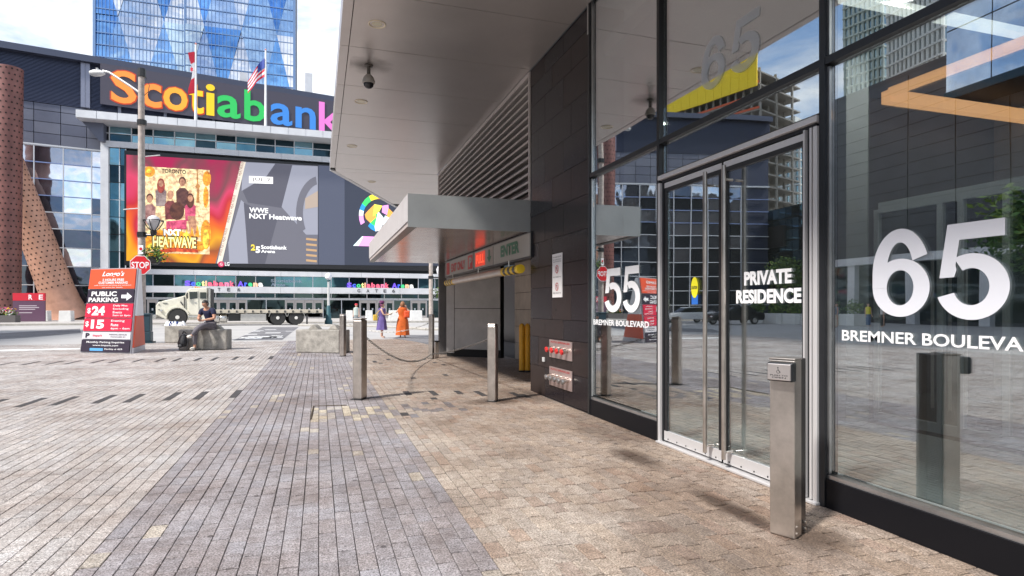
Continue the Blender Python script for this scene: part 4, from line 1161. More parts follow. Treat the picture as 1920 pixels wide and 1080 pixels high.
for p_, c_ in ((0.12, (0.35, 0.10, 0.03)), (0.25, (0.95, 0.45, 0.02)), (0.4, (0.95, 0.16, 0.02)), (0.55, (0.6, 0.03, 0.05)), (0.7, (0.75, 0.06, 0.16)), (0.85, (0.20, 0.07, 0.09))):
    q = e.new(p_); q.color = (*c_, 1)
l.new(ad2.outputs[0], r.inputs['Fac']); b.inputs['Base Color'].default_value = (.05,.02,.02,1); l.new(r.outputs['Color'], b.inputs['Emission Color']); b.inputs['Emission Strength'].default_value = 0.65
def V(pts): return [VS.sz(a, b_) for a, b_ in pts]
def vpoly(pts, m, dd, nm='picture'): return poly(VS, V(pts), m, scr, -dd, nm)
vpoly([(237,290),(456,303),(404,494),(237,489)], fire, 0.01)
greyA = em('panel_grey', (0.17, 0.17, 0.21), .5); greyB = em('panel_grey_dark', (0.11, 0.11, 0.145), .5); greyC = em('panel_pale', (0.36, 0.37, 0.45), .5)
vpoly([(456,303),(596,311),(596,496),(404,494)], greyA, 0.012)
vpoly([(455,304),(516,307),(500,330),(453,358)], greyC, 0.02)
vpoly([(548,310),(596,312),(596,440),(574,440),(528,388)], greyC, 0.02)
vpoly([(455,358),(500,330),(516,307),(552,310),(528,390),(465,380)], greyB, 0.018)
vpoly([(457,380),(520,412),(497,495),(466,494)], greyB, 0.022)
vpoly([(452,375),(458,380),(465,494),(430,494),(428,455)], greyC, 0.021)
vpoly([(520,412),(596,462),(596,496),(497,495)], greyA, 0.03)
arc_o = [VS.sz(600+45*math.cos(R(a))*1.0, 400-70*math.sin(R(a))) for a in range(100, 215, 8)]
arc_i = [VS.sz(600+32*math.cos(R(a))*1.0, 400-55*math.sin(R(a))) for a in range(100, 215, 8)]
mb = MB(VS.m)
for i in range(len(arc_o)-1): mb.quad([(arc_o[i][0], -.034, arc_o[i][1]), (arc_o[i+1][0], -.034, arc_o[i+1][1]), (arc_i[i+1][0], -.034, arc_i[i+1][1]), (arc_i[i][0], -.034, arc_i[i][1])])
mb.build('picture', greyA, scr, fix=False)
vpoly([(597,310),(646,313),(646,497),(597,496)], em('panel_slate', (0.10, 0.115, 0.175), .45), 0.012)
vpoly([(646,313),(860,324),(860,499),(646,497)], em('panel_navy', (0.045, 0.055, 0.09), .45), 0.012)
vpoly([(572,372),(596,358),(596,388),(572,392)], em('amber_lines', (0.5, 0.4, 0.33), .5), 0.038)
for k in range(5): vpoly([(574,446+10*k),(594,448+10*k),(594,452+10*k),(574,450+10*k)], em('amber_band', (0.6, 0.38, 0.2), .5), 0.04)
# strip between poster and panel
vpoly([(452,303),(461,304),(416,494),(407,494)], em('strip_cream', (0.8, 0.72, 0.6), .6), 0.045)
for k in range(3):
    a = VS.sz(0, 0)
    fmz = Matrix.Translation((0, 0, 0))
    pa = V([(413+k*15, 480-k*62)])[0]; pb = V([(426+k*15, 428-k*62)])[0]
    ang = math.atan2(pb[1]-pa[1], pb[0]-pa[0]); Ln = math.hypot(pb[0]-pa[0], pb[1]-pa[1])
    M_ = VS.m @ Matrix.Translation((pa[0], 0, pa[1])) @ Matrix.Rotation(-ang, 4, 'Y')
    text('WWE NXT HEATWAVE', M_, 0, Ln, -0.12, 0.22, em('strip_ink', (0.45, 0.25, 0.2), .4), scr, -0.05, 0.01)
# poster
cream = em('poster_cream', (0.95, 0.70, 0.42), .75); ink = em('poster_ink', (0.06, 0.02, 0.02), .4); fl1 = em('poster_orange', (0.95, 0.35, 0.03), .7); fl2 = em('poster_yellow', (0.95, 0.72, 0.08), .75)
skinp = em('poster_skin', (0.6, 0.30, 0.20), .5); hairp = em('poster_hair', (0.12, 0.03, 0.03), .4); pinkp = em('poster_pink', (0.7, 0.08, 0.22), .6); greyp = em('poster_grey', (0.35, 0.28, 0.3), .5)
vpoly([(270,312),(393,319),(393,477),(270,474)], cream, 0.03)
def ell(px, py, rx, ry, m, dd): return poly(VS, [VS.sz(px+rx*math.cos(R(a)), py-ry*math.sin(R(a))) for a in range(0, 360, 24)], m, scr, -dd, 'picture')
for px, py, rx, ry in ((280,322,11,10),(388,335,8,14),(386,440,10,28),(280,455,13,16),(300,440,10,9),(330,452,40,18),(372,462,14,10),(386,370,5,20)):
    ell(px, py, rx, ry, fl1, 0.035+random.random()*.004)
for px, py, rx, ry in ((280,321,5,4),(386,448,6,18),(335,446,34,9),(290,462,14,6)): ell(px, py, rx, ry, fl2, 0.041+random.random()*.003)
text('TORONTO', VS, VS.s(303), VS.s(349), vz(326, 325.5)[1], vz(326, 317.5)[1], ink, scr, -0.05, 0.03)
vpoly([(369,316),(370.5,317),(372,345),(376,349),(373,354),(374,380),(368,380),(370,354),(366,350),(369,345)], em('poster_tower', (.55, .25, .08), .6), 0.045)
def fig(px, py, s, top, hair, longh=False, dd=0.05):
    vpoly([(px-9*s,py+14*s),(px-4*s,py+9*s),(px+4*s,py+9*s),(px+9*s,py+14*s),(px+8*s,py+38*s),(px-8*s,py+38*s)], top, dd)
    if longh: ell(px, py+5*s, 6.5*s, 12*s, hair, dd+.002)
    ell(px, py-1*s, 5.2*s, 6.3*s, hair, dd+.003)
    ell(px, py+1*s, 4.2*s, 5.6*s, skinp, dd+.005)
fig(302, 343, 1.15, greyp, em('poster_red_hair', (.4, .05, .05), .5), True, .050)
fig(342, 341, 1.3, em('poster_shirt', (.12, .04, .05), .45), hairp, False, .055)
fig(281, 372, 1.25, em('poster_jacket', (.55, .3, .3), .5), hairp, False, .06)
fig(320, 366, 1.2, em('poster_vest', (.25, .05, .07), .5), skinp, False, .065)
fig(357, 371, 1.15, pinkp, hairp, True, .07)
vpoly([(352,405),(366,405),(372,445),(368,458),(363,430),(360,430),(356,440)], skinp, 0.078)
ell(332, 396, 14, 17, hairp, .08); vpoly([(312,415),(350,412),(350,430),(312,432)], pinkp, .082)
for k in range(9):
    x = 286+k*10; vpoly([(x,445),(x+4,420+random.randint(0,10)),(x+9,445)], random.choice((fl1, fl2)), .086+.001*k)
text('NXT', VS, VS.s(306), VS.s(341), vz(323, 443)[1], vz(323, 429)[1], ink, scr, -0.1, 0.07)
text('NXT', VS, VS.s(307.5), VS.s(339.5), vz(323, 441.8)[1], vz(323, 430)[1], em('poster_white', (.95, .95, .9), .8), scr, -0.105, 0.05)
text('HEATWAVE', VS, VS.s(285), VS.s(370), vz(323, 466)[1], vz(323, 442)[1], ink, scr, -0.11, 0.075)
text('HEATWAVE', VS, VS.s(287), VS.s(368), vz(323, 464.5)[1], vz(323, 444.5)[1], em('poster_title', (.95, .85, .35), .8), scr, -0.115, 0.03)
vpoly([(290,470),(330,464),(372,468),(372,474),(330,472),(292,476)], em('poster_swash', (.7, .08, .03), .6), .1)
wh = em('panel_white', (.9, .9, .9), .7)
vpoly([(467,330),(512,332),(512,345),(467,343.5)], wh, 0.06)
text('JUL 7', VS, VS.s(473), VS.s(507), vz(490, 341.5)[1], vz(490, 334)[1], ink, scr, -0.07, 0.0)
text('WWE', VS, VS.s(467.5), VS.s(503), vz(490, 399.5)[1], vz(490, 390)[1], wh, scr, -0.07, 0.03)
text('NXT Heatwave', VS, VS.s(467.5), VS.s(566), vz(510, 411.5)[1], vz(510, 402)[1], wh, scr, -0.07, 0.03)
text('2', VS, VS.s(470.5), VS.s(479), vz(480, 470)[1], vz(480, 458.5)[1], fl2, scr, -0.07, 0.05)
text('5', VS, VS.s(479.5), VS.s(488), vz(480, 474.5)[1], vz(480, 462)[1], wh, scr, -0.07, 0.05)
text('Scotiabank', VS, VS.s(489.5), VS.s(538), vz(510, 467.5)[1], vz(510, 460)[1], wh, scr, -0.07, 0.03)
text('Arena', VS, VS.s(489.5), VS.s(516), vz(505, 474.5)[1], vz(505, 468.5)[1], wh, scr, -0.07, 0.03)
# leaf emblem on the dark part of the screen: ring segments of many colours
cols = [em('leaf_%d' % i, c, .8) for i, c in enumerate(((.05,.75,.15),(.95,.75,.05),(.9,.35,.85),(.9,.95,.98),(.02,.3,.75),(.95,.4,.08),(.95,.9,.1),(.7,.95,1)))]
ctr = (711, 404)
def pz_(a, rx, ry): return (ctr[0]+rx*math.cos(R(a)), ctr[1]-ry*math.sin(R(a)))
for (a, b, ci) in ((60,95,5),(95,120,1),(120,148,0),(148,165,4),(165,180,3),(180,205,2),(35,60,1)):
    vpoly([pz_(q, 38, 42) for q in (a, (a+b)/2, b)]+[pz_(q, 30, 31) for q in (b, (a+b)/2, a)], cols[ci], 0.05)
tri = [((690,395),(702,383),(705,408),(694,418),(686,410),(684,402),5), ((702,383),(717,386),(710,398),(699,406),0,0,6), ((717,386),(728,384),(730,406),(716,398),0,0,2), ((699,404),(709,396),(711,414),(702,426),(694,418),0,0), ((709,396),(722,412),(712,432),(704,434),(702,426),0,3), ((694,418),(702,424),(704,434),(696,430),(690,424),0,4), ((728,390),(738,400),(735,412),(722,424),(724,410),0,5), ((722,404),(735,412),(722,424),(716,420),0,0,7)]
for q in tri:
    vpoly([p for p in q[:-1] if p != 0], cols[q[-1]], 0.055+0.001*q[-1])
vpoly([(662,461),(679,443),(706,444),(703,462)], cols[2], 0.05); vpoly([(662,461),(679,443),(681,444),(672,461)], cols[7], 0.056)
# maker's mark on the frame
ell(415, 495.5, 6, 5.6, em('mark_red', (.65, .03, .12), .5), .12)
text('G', VS, VS.s(412.5), VS.s(417.5), vz(415, 498)[1], vz(415, 493)[1], wh, scr, -0.13, 0)
text('LG', VS, VS.s(422), VS.s(430.5), vz(425, 498.5)[1], vz(425, 491.5)[1], wh, scr, -0.13, 0.02)

# flags
FLF = Frame((0, 74.2), (1, 0))
pole_m = mat('flag_pole', (0.7, 0.7, 0.7), 0.4, 0.3)
def flag(px, py, label, kind):
    s, ztop_ = FLF.sz(px, py)
    t = thing('flagpole', label, 'flagpole', (s, 74.2, C1+.06), 0, 'flagpoles on the arena canopy')
    MB().tube((s, 74.2, C1+.06), (s, 74.2, ztop_), 0.16, 0.09, n=8).build('pole', pole_m, t, smooth=True)
    MB().lathe([(0.001, ztop_), (.14, ztop_+.1), (.001, ztop_+.25)], (s, 74.2, 0), 8).build('finial', mat('finial', (.7, .3, .25), .4), t, smooth=True)
    rf = mat('flag_red', (.62, .02, .05), .7); wf = mat('flag_white', (.75, .75, .78), .7); bf = mat('flag_blue', (.03, .06, .3), .7)
    if kind == 'ca':
        for k, (a, b, m_) in enumerate(((0, 1.2, rf), (1.2, 2.9, wf), (2.9, 4.6, rf))):
            mb = MB(); zt = ztop_-.8
            for j in range(5):
                z1_ = zt-a-(b-a)*j/5; z0_ = zt-a-(b-a)*(j+1)/5
                w1 = .5+.35*math.sin(z1_*1.3); w0 = .5+.35*math.sin(z0_*1.3)
                mb._add([(s-.1, 74.1, z1_), (s-.1-w1*.55-.15, 74.1-.3*w1, z1_-.3), (s-.1-w0*.55-.15, 74.1-.3*w0, z0_-.3), (s-.1, 74.1, z0_), (s-.1, 74.2, z1_), (s-.1-w1*.55-.15, 74.2-.3*w1, z1_-.3), (s-.1-w0*.55-.15, 74.2-.3*w0, z0_-.3), (s-.1, 74.2, z0_)], [(0, 1, 2, 3), (7, 6, 5, 4), (1, 5, 6, 2), (0, 3, 7, 4)])
            mb.build('flag', m_, t)
        zt = ztop_-2.9
        poly(FLF, [(s-.35+.2*math.cos(R(a))*(1 if k % 2 else .5), zt+.35*math.sin(R(a))*(1 if k % 2 else .5)) for k, a in enumerate(range(0, 360, 30))], rf, t, -0.35, 'leaf_emblem')
    else:
        zt = ztop_-.9
        for k in range(7):
            mb = MB()
            for j in range(6):
                u0, u1 = j/6, (j+1)/6
                def P_(u, v): return (s-.1-1.75*u-.08*math.sin(u*7), 74.15+.2*math.sin(u*8), zt-(v*.3*(1-.35*u))-u*1.9-.9*u*u)
                a, b, c, d = P_(u0, k), P_(u1, k), P_(u1, k+1), P_(u0, k+1)
                mb._add([a, b, c, d, (a[0], a[1]+.05, a[2]), (b[0], b[1]+.05, b[2]), (c[0], c[1]+.05, c[2]), (d[0], d[1]+.05, d[2])], [(0, 1, 2, 3), (7, 6, 5, 4), (0, 4, 5, 1), (3, 2, 6, 7)])
            mb.build('stripe', rf if k % 2 == 0 else wf, t)
        mb = MB()
        def P_(u, v): return (s-.1-1.75*u-.08*math.sin(u*7), 74.08+.2*math.sin(u*8), zt-(v*.3*(1-.35*u))-u*1.9-.9*u*u)
        for j in range(3):
            u0, u1 = j*.13, (j+1)*.13
            mb.quad([P_(u0, 0), P_(u1, 0), P_(u1, 3.6), P_(u0, 3.6)])
        mb.build('canton', bf, t, fix=False)
flag(367, 84, 'left white flagpole with a furled red and white maple leaf flag', 'ca')
flag(498, 95, 'right white flagpole with a stars and stripes flag blown to the left', 'us')
# roof details
for px, py, h, lab in ((456, 158, 1.2, 'small white box unit on the arena roof edge behind the flags'), (577, 165, 2.6, 'tall narrow grey unit on the arena roof edge at the right')):
    s, z = BF.sz(px, py+8, .3); w = BF.m @ Vector((s, -.2, ROOF))
    tag(MB(BF.m).box(s-.45, s+.45, -.5, .3, ROOF, ROOF+h).build('roof_unit', band), lab, 'roof unit')

# ------------------------------------------------------------------ glass tower behind
TWF = Frame((0, 205), (1, 0))
tw = thing('glass_tower', 'tall blue glass office tower of tilted triangular facets behind the arena sign', 'tower', (TWF.s(178), 205, 0))
ta, tb_, tc_ = TWF.s(178), TWF.s(349), TWF.s(552)
TH = 180
MB().box(ta+.3, tb_, 205.8, 240, 0, TH).build('tower_core', navy, tw)
MB().box(tb_, tc_-.3, 204.8, 240, 0, TH).build('tower_core', navy, tw)
tg = [mirror_glass('tower_glass_%d' % i, c, rough=0.02, wob=0.8, wscale=0.12, var=0.5, vscale=0.09) for i, c in enumerate(((0.18,0.40,0.80),(0.40,0.58,0.90),(0.66,0.78,0.97),(0.78,0.83,0.98),(0.16,0.36,0.74),(0.55,0.66,0.94)))]
def tower_face(x0, x1, y, ncol, seed):
    rnd = random.Random(seed); w = (x1-x0)/ncol; h = 22.0
    z = 22
    r_ = 0
    while z < TH:
        for c in range(-1, ncol*2+1):
            up = (c + r_) % 2 == 0
            a = x0 + w*c/2; tri = [(a, z), (a+w, z), (a+w/2, z+h)] if up else [(a, z+h), (a+w, z+h), (a+w/2, z)]
            # clip to face edges
            def clip(poly_, xe, keep):
                out = []
                for i in range(len(poly_)):
                    p, q = poly_[i], poly_[(i+1) % len(poly_)]
                    ip, iq = keep(p[0]), keep(q[0])
                    if ip: out.append(p)
                    if ip != iq:
                        t = (xe-p[0])/(q[0]-p[0]); out.append((xe, p[1]+t*(q[1]-p[1])))
                return out
            tri = clip(tri, x0, lambda v: v >= x0-1e-9)
            if len(tri) >= 3: tri = clip(tri, x1, lambda v: v <= x1+1e-9)
            if len(tri) < 3: continue
            tx, tz = rnd.uniform(-.028, .028), rnd.uniform(-.05, .05)
            cx_, cz_ = sum(p[0] for p in tri)/len(tri), sum(p[1] for p in tri)/len(tri)
            mb = MB().quad([(p[0], y-.5+(p[0]-cx_)*tx+(p[1]-cz_)*tz*.5, p[1]) for p in tri])
            mb.build('glass_facet', rnd.choice(tg), tw, fix=False)
        z += h; r_ += 1
tower_face(ta, tb_, 205.2, 2, 5)
tower_face(tb_, tc_, 204.2, 3, 11)
gm = MB(); gl2 = mat('tower_mullion', (0.16, 0.25, 0.42), 0.4, 0.5)
for (x0, x1, y, n_) in ((ta, tb_, 204.5, 25), (tb_, tc_, 203.5, 30)):
    for i in range(n_+1):
        x = x0+(x1-x0)*i/n_; gm.box(x-.05, x+.05, y-.12, y-.02, 22, TH)
    z = 22
    while z < TH: gm.box(x0, x1, y-.15, y-.01, z, z+.22); z += 3.55
stuff(gm.build('curtain_grid', gl2, tw))
for x, y in ((ta, 204.5), (tb_, 204.0), (tc_, 203.4)): MB().box(x-.35, x+.35, y-.3, y+1.6, 0, TH+1).build('corner_trim', gl2, tw)

# ------------------------------------------------------------------ perforated steel columns
rust = mat('perforated_steel', (0.56, 0.31, 0.22), 0.5, 0.2, var=0.25, vscale=0.7, bump=0.1, bscale=3)
rust2 = mat('perforated_steel_dark', (0.20, 0.085, 0.075), 0.5, 0.25, var=0.3, vscale=0.7)
hole = mat('hole_dark', (0.012, 0.008, 0.008), 0.9)
def perforated(label, p0, p1, r0, r1, m, rows, cols, solid, group):
    p0, p1 = Vector(p0), Vector(p1); ax = (p1-p0); L = ax.length; ax.normalize()
    t = thing('perforated_column', label, 'steel column', p0, 0, group)
    n = 20
    mb = MB()
    hs = [0, .06, .12, .2, 1]; fl = [1.28, 1.14, 1.05, 1.0, 1.0] if solid > .1 else [1]*5
    for q in range(4): mb.tube(p0+ax*(L*hs[q]), p0+ax*(L*hs[q+1]), (r0+(r1-r0)*hs[q])*fl[q], (r0+(r1-r0)*hs[q+1])*fl[q+1], n=n, cap=q in (0, 3))
    mb.build('tube', m, t, smooth=True)
    u = ax.orthogonal().normalized(); w = ax.cross(u)
    hb = MB(); seamb = MB()
    for i in range(rows):
        h = L*(solid + (1-solid)*(i+.5)/rows); r = r0+(r1-r0)*h/L
        for j in range(cols):
            a = 2*math.pi*(j+(0.5 if i % 2 else 0))/cols
            d = u*math.cos(a)+w*math.sin(a)
            if (d.y > 0.35): continue
            c = p0+ax*h+d*(r+.012); tg_ = ax.cross(d)
            rr = .085
            hb._add([tuple(c+tg_*(rr*math.cos(k*math.pi/3))+ax*(rr*math.sin(k*math.pi/3))) for k in range(6)], [(0,1,2,3,4,5)])
    stuff(hb.build('perforation', hole, t, fix=False))
    for k in range(4):
        h = L*(k+.7)/4.5; r = r0+(r1-r0)*h/L
        seamb.tube(p0+ax*h, p0+ax*(h+.05), r+.008, n=n)
    seamb.build('weld_seam', m, t, smooth=True)
    MB().lathe([(r0*1.1, 0.12), (r0*1.1, 0.2), (r0, 0.22)], (p0.x, p0.y, 0), 24).build('foot_ring', m, t)
cg = 'perforated steel columns before the arena'
pA_ = at(14, 603, 58); pA_.z = .1; pT = at(17, 128, 58)
perforated('upright brown perforated steel column at the left edge of the picture', pA_, (pT.x, pT.y, pT.z), 1.05, 1.12, rust2, 44, 16, .03, cg)
pB0 = at(128, 600, 64); pB0.z = .1; pB1 = at(14, 300, 61)
perforated('leaning coppery perforated steel column running down to the right behind the parking sign', pB0, pB1, 1.7, 1.35, rust, 26, 20, .2, cg)

# ------------------------------------------------------------------ street lamp pole with stop sign
wp = mat('weathered_pole', (0.45, 0.39, 0.355), 0.85, var=0.3, vscale=6, bump=0.3, bscale=20)
grey_p = mat('lamp_grey', (0.62, 0.62, 0.62), 0.4, 0.3)
LD = 24.2
def L_(px, py, d=LD): return at(px, py, d)
g = L_(266, 640); g.z = 0; top = L_(265, 133)
lamp = thing('street_lamp', 'tall weathered street pole with cobra lamp arm rising behind the parking sign', 'street lamp', g)
MB().tube((g.x, g.y, 0), (top.x, g.y, top.z), .15, .11, n=12).build('pole', wp, lamp, smooth=True)
MB().tube((g.x, g.y, top.z-.25), (g.x, g.y, top.z+.08), .15, n=10).build('collar', black, lamp)
MB().path([tuple(L_(*p)) for p in ((262,174),(245,162),(222,147),(205,136),(193,133))], .045, 8).build('arm', grey_p, lamp, smooth=True)
hd = L_(182, 137)
MB(Matrix.Translation(hd) @ Matrix.Rotation(-YAW, 4, 'Z')).lathe([(0.001, -.32), (.09, -.27), (.14, -.1), (.13, .12), (.06, .3), (.001, .33)], (0, 0, 0), 14, 'x').build('lamp_head', grey_p, lamp, smooth=True)
MB().lathe([(0.03, hd.z+.1), (.05, hd.z+.2), (.001, hd.z+.22)], (hd.x, hd.y, 0), 8).build('photocell', grey_p, lamp)
for py in (230, 440): 
    q = L_(266, py); MB().tube((g.x, g.y, q.z-.1), (g.x, g.y, q.z+.1), .175, n=10).build('clamp', black, lamp)
q1, q2 = L_(266, 294), L_(300, 291); MB().tube(q1, q2, .02, n=6).build('banner_arm', grey_p, lamp)
q1, q2 = L_(266, 390), L_(231, 393); MB().tube(q1, q2, .02, n=6).build('banner_arm', grey_p, lamp)
wire = MB().path([tuple(L_(*p)) for p in ((267,135),(275,148),(280,160),(278,172),(269,180))], .012, 5).build('wire', black, lamp)
# caged heritage lantern
lan = MB(); c = L_(288, 418); 
ln = thing('lantern', 'caged black lantern with a frosted bowl bracketed to the weathered pole', 'lantern', c)
MB().path([tuple(L_(266, 440)), tuple(L_(288, 441))], .05, 8).build('bracket', black, ln)
MB().lathe([(.1, c.z-.5), (.13, c.z-.35), (.06, c.z-.3)], (c.x, c.y, 0), 12).build('holder', black, ln, smooth=True)
MB().lathe([(.06, c.z-.3), (.2, c.z-.1), (.26, c.z+.08), (.2, c.z+.22), (.08, c.z+.3), (.001, c.z+.31)], (c.x, c.y, 0), 16).build('bowl', mat('frosted_bowl', (.62, .6, .62), .3), ln, smooth=True)
for k in range(6):
    a = R(60*k+20); pr = [(.08, -.32), (.22, -.18), (.33, .02), (.36, .1)]
    MB().path([(c.x+r_*math.cos(a), c.y+r_*math.sin(a), c.z+h_) for r_, h_ in pr], .02, 5).build('cage_rib', black, ln)
mb = MB()
for k in range(16):
    a, b = R(22.5*k), R(22.5*(k+1)); mb.tube((c.x+.36*math.cos(a), c.y+.36*math.sin(a), c.z+.1), (c.x+.36*math.cos(b), c.y+.36*math.sin(b), c.z+.1), .02, n=5)
mb.build('cage_ring', black, ln)
# stop sign
ss = L_(263, 497, LD-.25); SFm = Matrix.Translation(ss) @ Matrix.Rotation(-YAW+.18, 4, 'Z')
st = thing('stop_sign', 'red octagonal stop sign fixed to the weathered pole above the parking sign', 'stop sign', ss)
rr = .41
st_red = mat('stop_red', (.6, .012, .02), .4)
MB(SFm).prism([(rr*math.cos(R(22.5+45*k)), rr*math.sin(R(22.5+45*k))) for k in range(8)], 0, .02, 'y').build('plate', white, st)
MB(SFm).prism([(.94*rr*math.cos(R(22.5+45*k)), .94*rr*math.sin(R(22.5+45*k))) for k in range(8)], -.004, -.001, 'y').build('red_face', st_red, st)
text('STOP', SFm, -.32, .32, -.13, .13, white, st, -.008, .02)
pl = L_(264, 468, LD-.2); PMx = Matrix.Translation(pl) @ Matrix.Rotation(-YAW+.1, 4, 'Z')
tt = tag(MB(PMx).box(-.09, .09, 0, .02, -.18, .18).build('number_plate', white), 'small white plate with a red circle on the pole just above the stop sign', 'plate')
MB(PMx).tube((0, -.002, .03), (0, -.008, .03), .06, n=14).build('red_circle', st_red, tt)
# hanging flower basket
fb = L_(291, 482)
leafm = [mat('leaf_%s' % k, c_, .6, var=.3, vscale=10) for k, c_ in (('deep', (.035, .10, .02)), ('mid', (.08, .18, .03)), ('light', (.20, .30, .05)))]
bask = thing('flower_basket', 'hanging basket of trailing green leaves and yellow flowers beside the stop sign', 'flower basket', fb)
MB().lathe([(.12, fb.z-.28), (.24, fb.z-.1), (.28, fb.z)], (fb.x, fb.y, 0), 14).build('basket', black, bask)
MB().path([tuple(L_(266, 484)), tuple(fb)], .03, 6).build('bracket', black, bask)
def leaves(name, parent, c, rad, n_, size, m, rnd, shape=(1, 1, 1), hang=0):
    mb = MB()
    for i in range(n_):
        d = Vector((rnd.gauss(0, 1), rnd.gauss(0, 1), rnd.gauss(0, 1))).normalized() * (rnd.random()**.5) * rad
        p = Vector(c)+Vector((d.x*shape[0], d.y*shape[1], d.z*shape[2]))
        u = Vector((rnd.gauss(0, 1), rnd.gauss(0, 1), rnd.gauss(0, .6))).normalized(); w = u.cross(Vector((rnd.random(), rnd.random(), rnd.random()))).normalized()
        s = size*rnd.uniform(.6, 1.4)
        mb._add([tuple(p-u*s), tuple(p-w*s*.45), tuple(p+u*s), tuple(p+w*s*.45)], [(0, 1, 2, 3)])
    return mb.build(name, m, parent, fix=False)
rn = random.Random(3)
for k in range(3): stuff(leaves('foliage', bask, fb+Vector((0, 0, .14)), .48, 90, .07, leafm[k], rn, (1, 1, .75)))
leaves('flowers', bask, fb+Vector((.15, 0, .02)), .45, 40, .045, mat('flower_yellow', (.75, .6, .03), .6), rn, (1, 1, .6))

# ------------------------------------------------------------------ three sided parking sign
BL, BR = ground_at(152, 661), ground_at(243, 663)
e1 = Vector((BR.x-BL.x, BR.y-BL.y)).normalized(); inn = Vector((-e1.y, e1.x)); Wd = (BR-BL).length
lean = .10; H = 2.62
up = Vector((inn.x*lean, inn.y*lean, 1)).normalized()
SM = Matrix(((e1.x, inn.x, up.x, BL.x), (e1.y, inn.y, up.y, BL.y), (0, 0, up.z, 0), (0, 0, 0, 1)))
ps = thing('parking_sign_board', 'tall tapering red and black parking price sign standing on the plaza', 'parking sign', BL)
nrm = up.cross(Vector((e1.x, e1.y, 0)))
tap = lambda h: .0 + .02*h/H
def row(h0, h1, m, nm='panel'):
    return MB(SM).prism([(0.0+.045*h0, h0), (Wd-.0*h0, h0), (Wd-.0*h1, h1), (.045*h1, h1)], -.03, 0, 'y').build(nm, m, ps)
orange_r = mat('sign_orange', (.72, .09, .035), .45); crim = mat('sign_crimson', (.62, .02, .06), .45); ink_s = mat('sign_ink', (.03, .022, .04), .45); pale_s = mat('sign_pale', (.6, .58, .62), .45)
MB(SM).prism([(-.03, 0.0), (Wd+.03, 0), (Wd+.03, H+.03), (.09, H+.03)], .001, .05, 'y').build('frame', mat('sign_frame', (.5, .5, .55), .4, .5), ps)
def hh(py): return (661-py)/157*H
rows = [(504,541,orange_r),(543,567,ink_s),(569,595,crim),(597,620,crim),(622,635,pale_s),(637,659,ink_s)]
for a, b, m_ in rows: row(hh(b), hh(a), m_)
def sx(px, py): return (px-(152+(661-py)*.057))/(91.5)*Wd + .045*hh(py)
def stx(t, x0, x1, y0, y1, m=white, b=.02, shear=0): return text(t, SM, sx(x0, (y0+y1)/2), sx(x1, (y0+y1)/2), hh(y1), hh(y0), m, ps, -.036, b, shear=shear)
stx("Longo's", 184, 226, 508, 520, white, .02, .35)
stx('2 HOURS FREE', 185, 226, 522, 526.5); stx('CUSTOMER PARKING', 178, 233, 527.5, 532); stx('with minimum purchase and validation', 170, 240, 533.5, 536, b=0); stx('see store for details', 185, 224, 537.5, 539.5, b=0)
stx('PUBLIC', 166, 214, 546, 555, white, .03); stx('PARKING', 161, 217, 557.5, 566, white, .03)
ay = 556
poly(SM, [(sx(223, ay), hh(559)), (sx(223, ay), hh(552.5)), (sx(233, ay), hh(552.5)), (sx(233, ay), hh(548)), (sx(243, ay), hh(556)), (sx(233, ay), hh(563.5)), (sx(233, ay), hh(559))], white, ps, -.036, 'arrow')
stx('$', 160, 167, 577, 588, white, .02); stx('24', 169, 194, 573.5, 591, white, .05)
for i, t_ in enumerate(('Daily Max', 'Excluding', 'Events', '5am to 6pm')): stx(t_, 209, (236, 238, 226, 242)[i], 571+i*6, 575.2+i*6, b=.01)
stx('$', 158, 165, 602, 613, white, .02); stx('15', 169, 194, 599, 616, white, .05)
for i, t_ in enumerate(('Evening', 'Rate', '6pm - 6am')): stx(t_, 207, (232, 221, 242)[i], 599+i*7, 604+i*7, b=.01)
stx('P', 160, 168, 624, 633, ink_s, .06); stx('impark', 174, 192, 626, 632, crim, .01); stx('PARKING SERVICES', 205, 238, 625, 628, ink_s, 0); stx('MANAGED BY', 208, 236, 629.5, 632, ink_s, 0)
stx('Monthly Parking Inquiries', 163, 234, 639, 643.5, b=.01); stx('www.impark.com', 175, 223, 645, 649, b=.01); stx('Facility # 429', 198, 231, 652, 655.5, b=.01)
poly(SM, [(sx(170, 654), hh(657)), (sx(170, 654), hh(652)), (sx(195, 654), hh(652)), (sx(195, 654), hh(657))], mat('sign_sky', (.1, .35, .65), .5), ps, -.036, 'logo_patch')
# side face: a tapering strip from the front panel's edge to the rear foot
SR = ground_at(270, 655)
topf = SM @ Vector((Wd+.03, .05, H)); footf = SM @ Vector((Wd+.03, .05, 0))
e2v = (SR-footf); e2v.z = 0; topb = topf + e2v.normalized()*.14
def side_a(h): return footf.lerp(topf, h/H)
def side_b(h): return Vector(SR).lerp(topb, h/H)
sn = e2v.normalized().cross((topf-footf).normalized()).normalized()
if sn.dot(Vector((1, 0, 0))) < 0 and sn.y > 0: sn = -sn
if sn.y > 0: sn = -sn
def srow(h0, h1, m):
    p = [side_a(h0), side_b(h0), side_b(h1), side_a(h1)]
    return MB()._add([tuple(q) for q in p]+[tuple(q-sn*.04) for q in p], [(0,1,2,3),(7,6,5,4),(0,4,5,1),(1,5,6,2),(2,6,7,3),(3,7,4,0)]).build('side_panel', m, ps)
srow(.0, hh(651), pale_s); srow(hh(651)+.01, hh(592), orange_r); srow(hh(592)+.01, H, white)
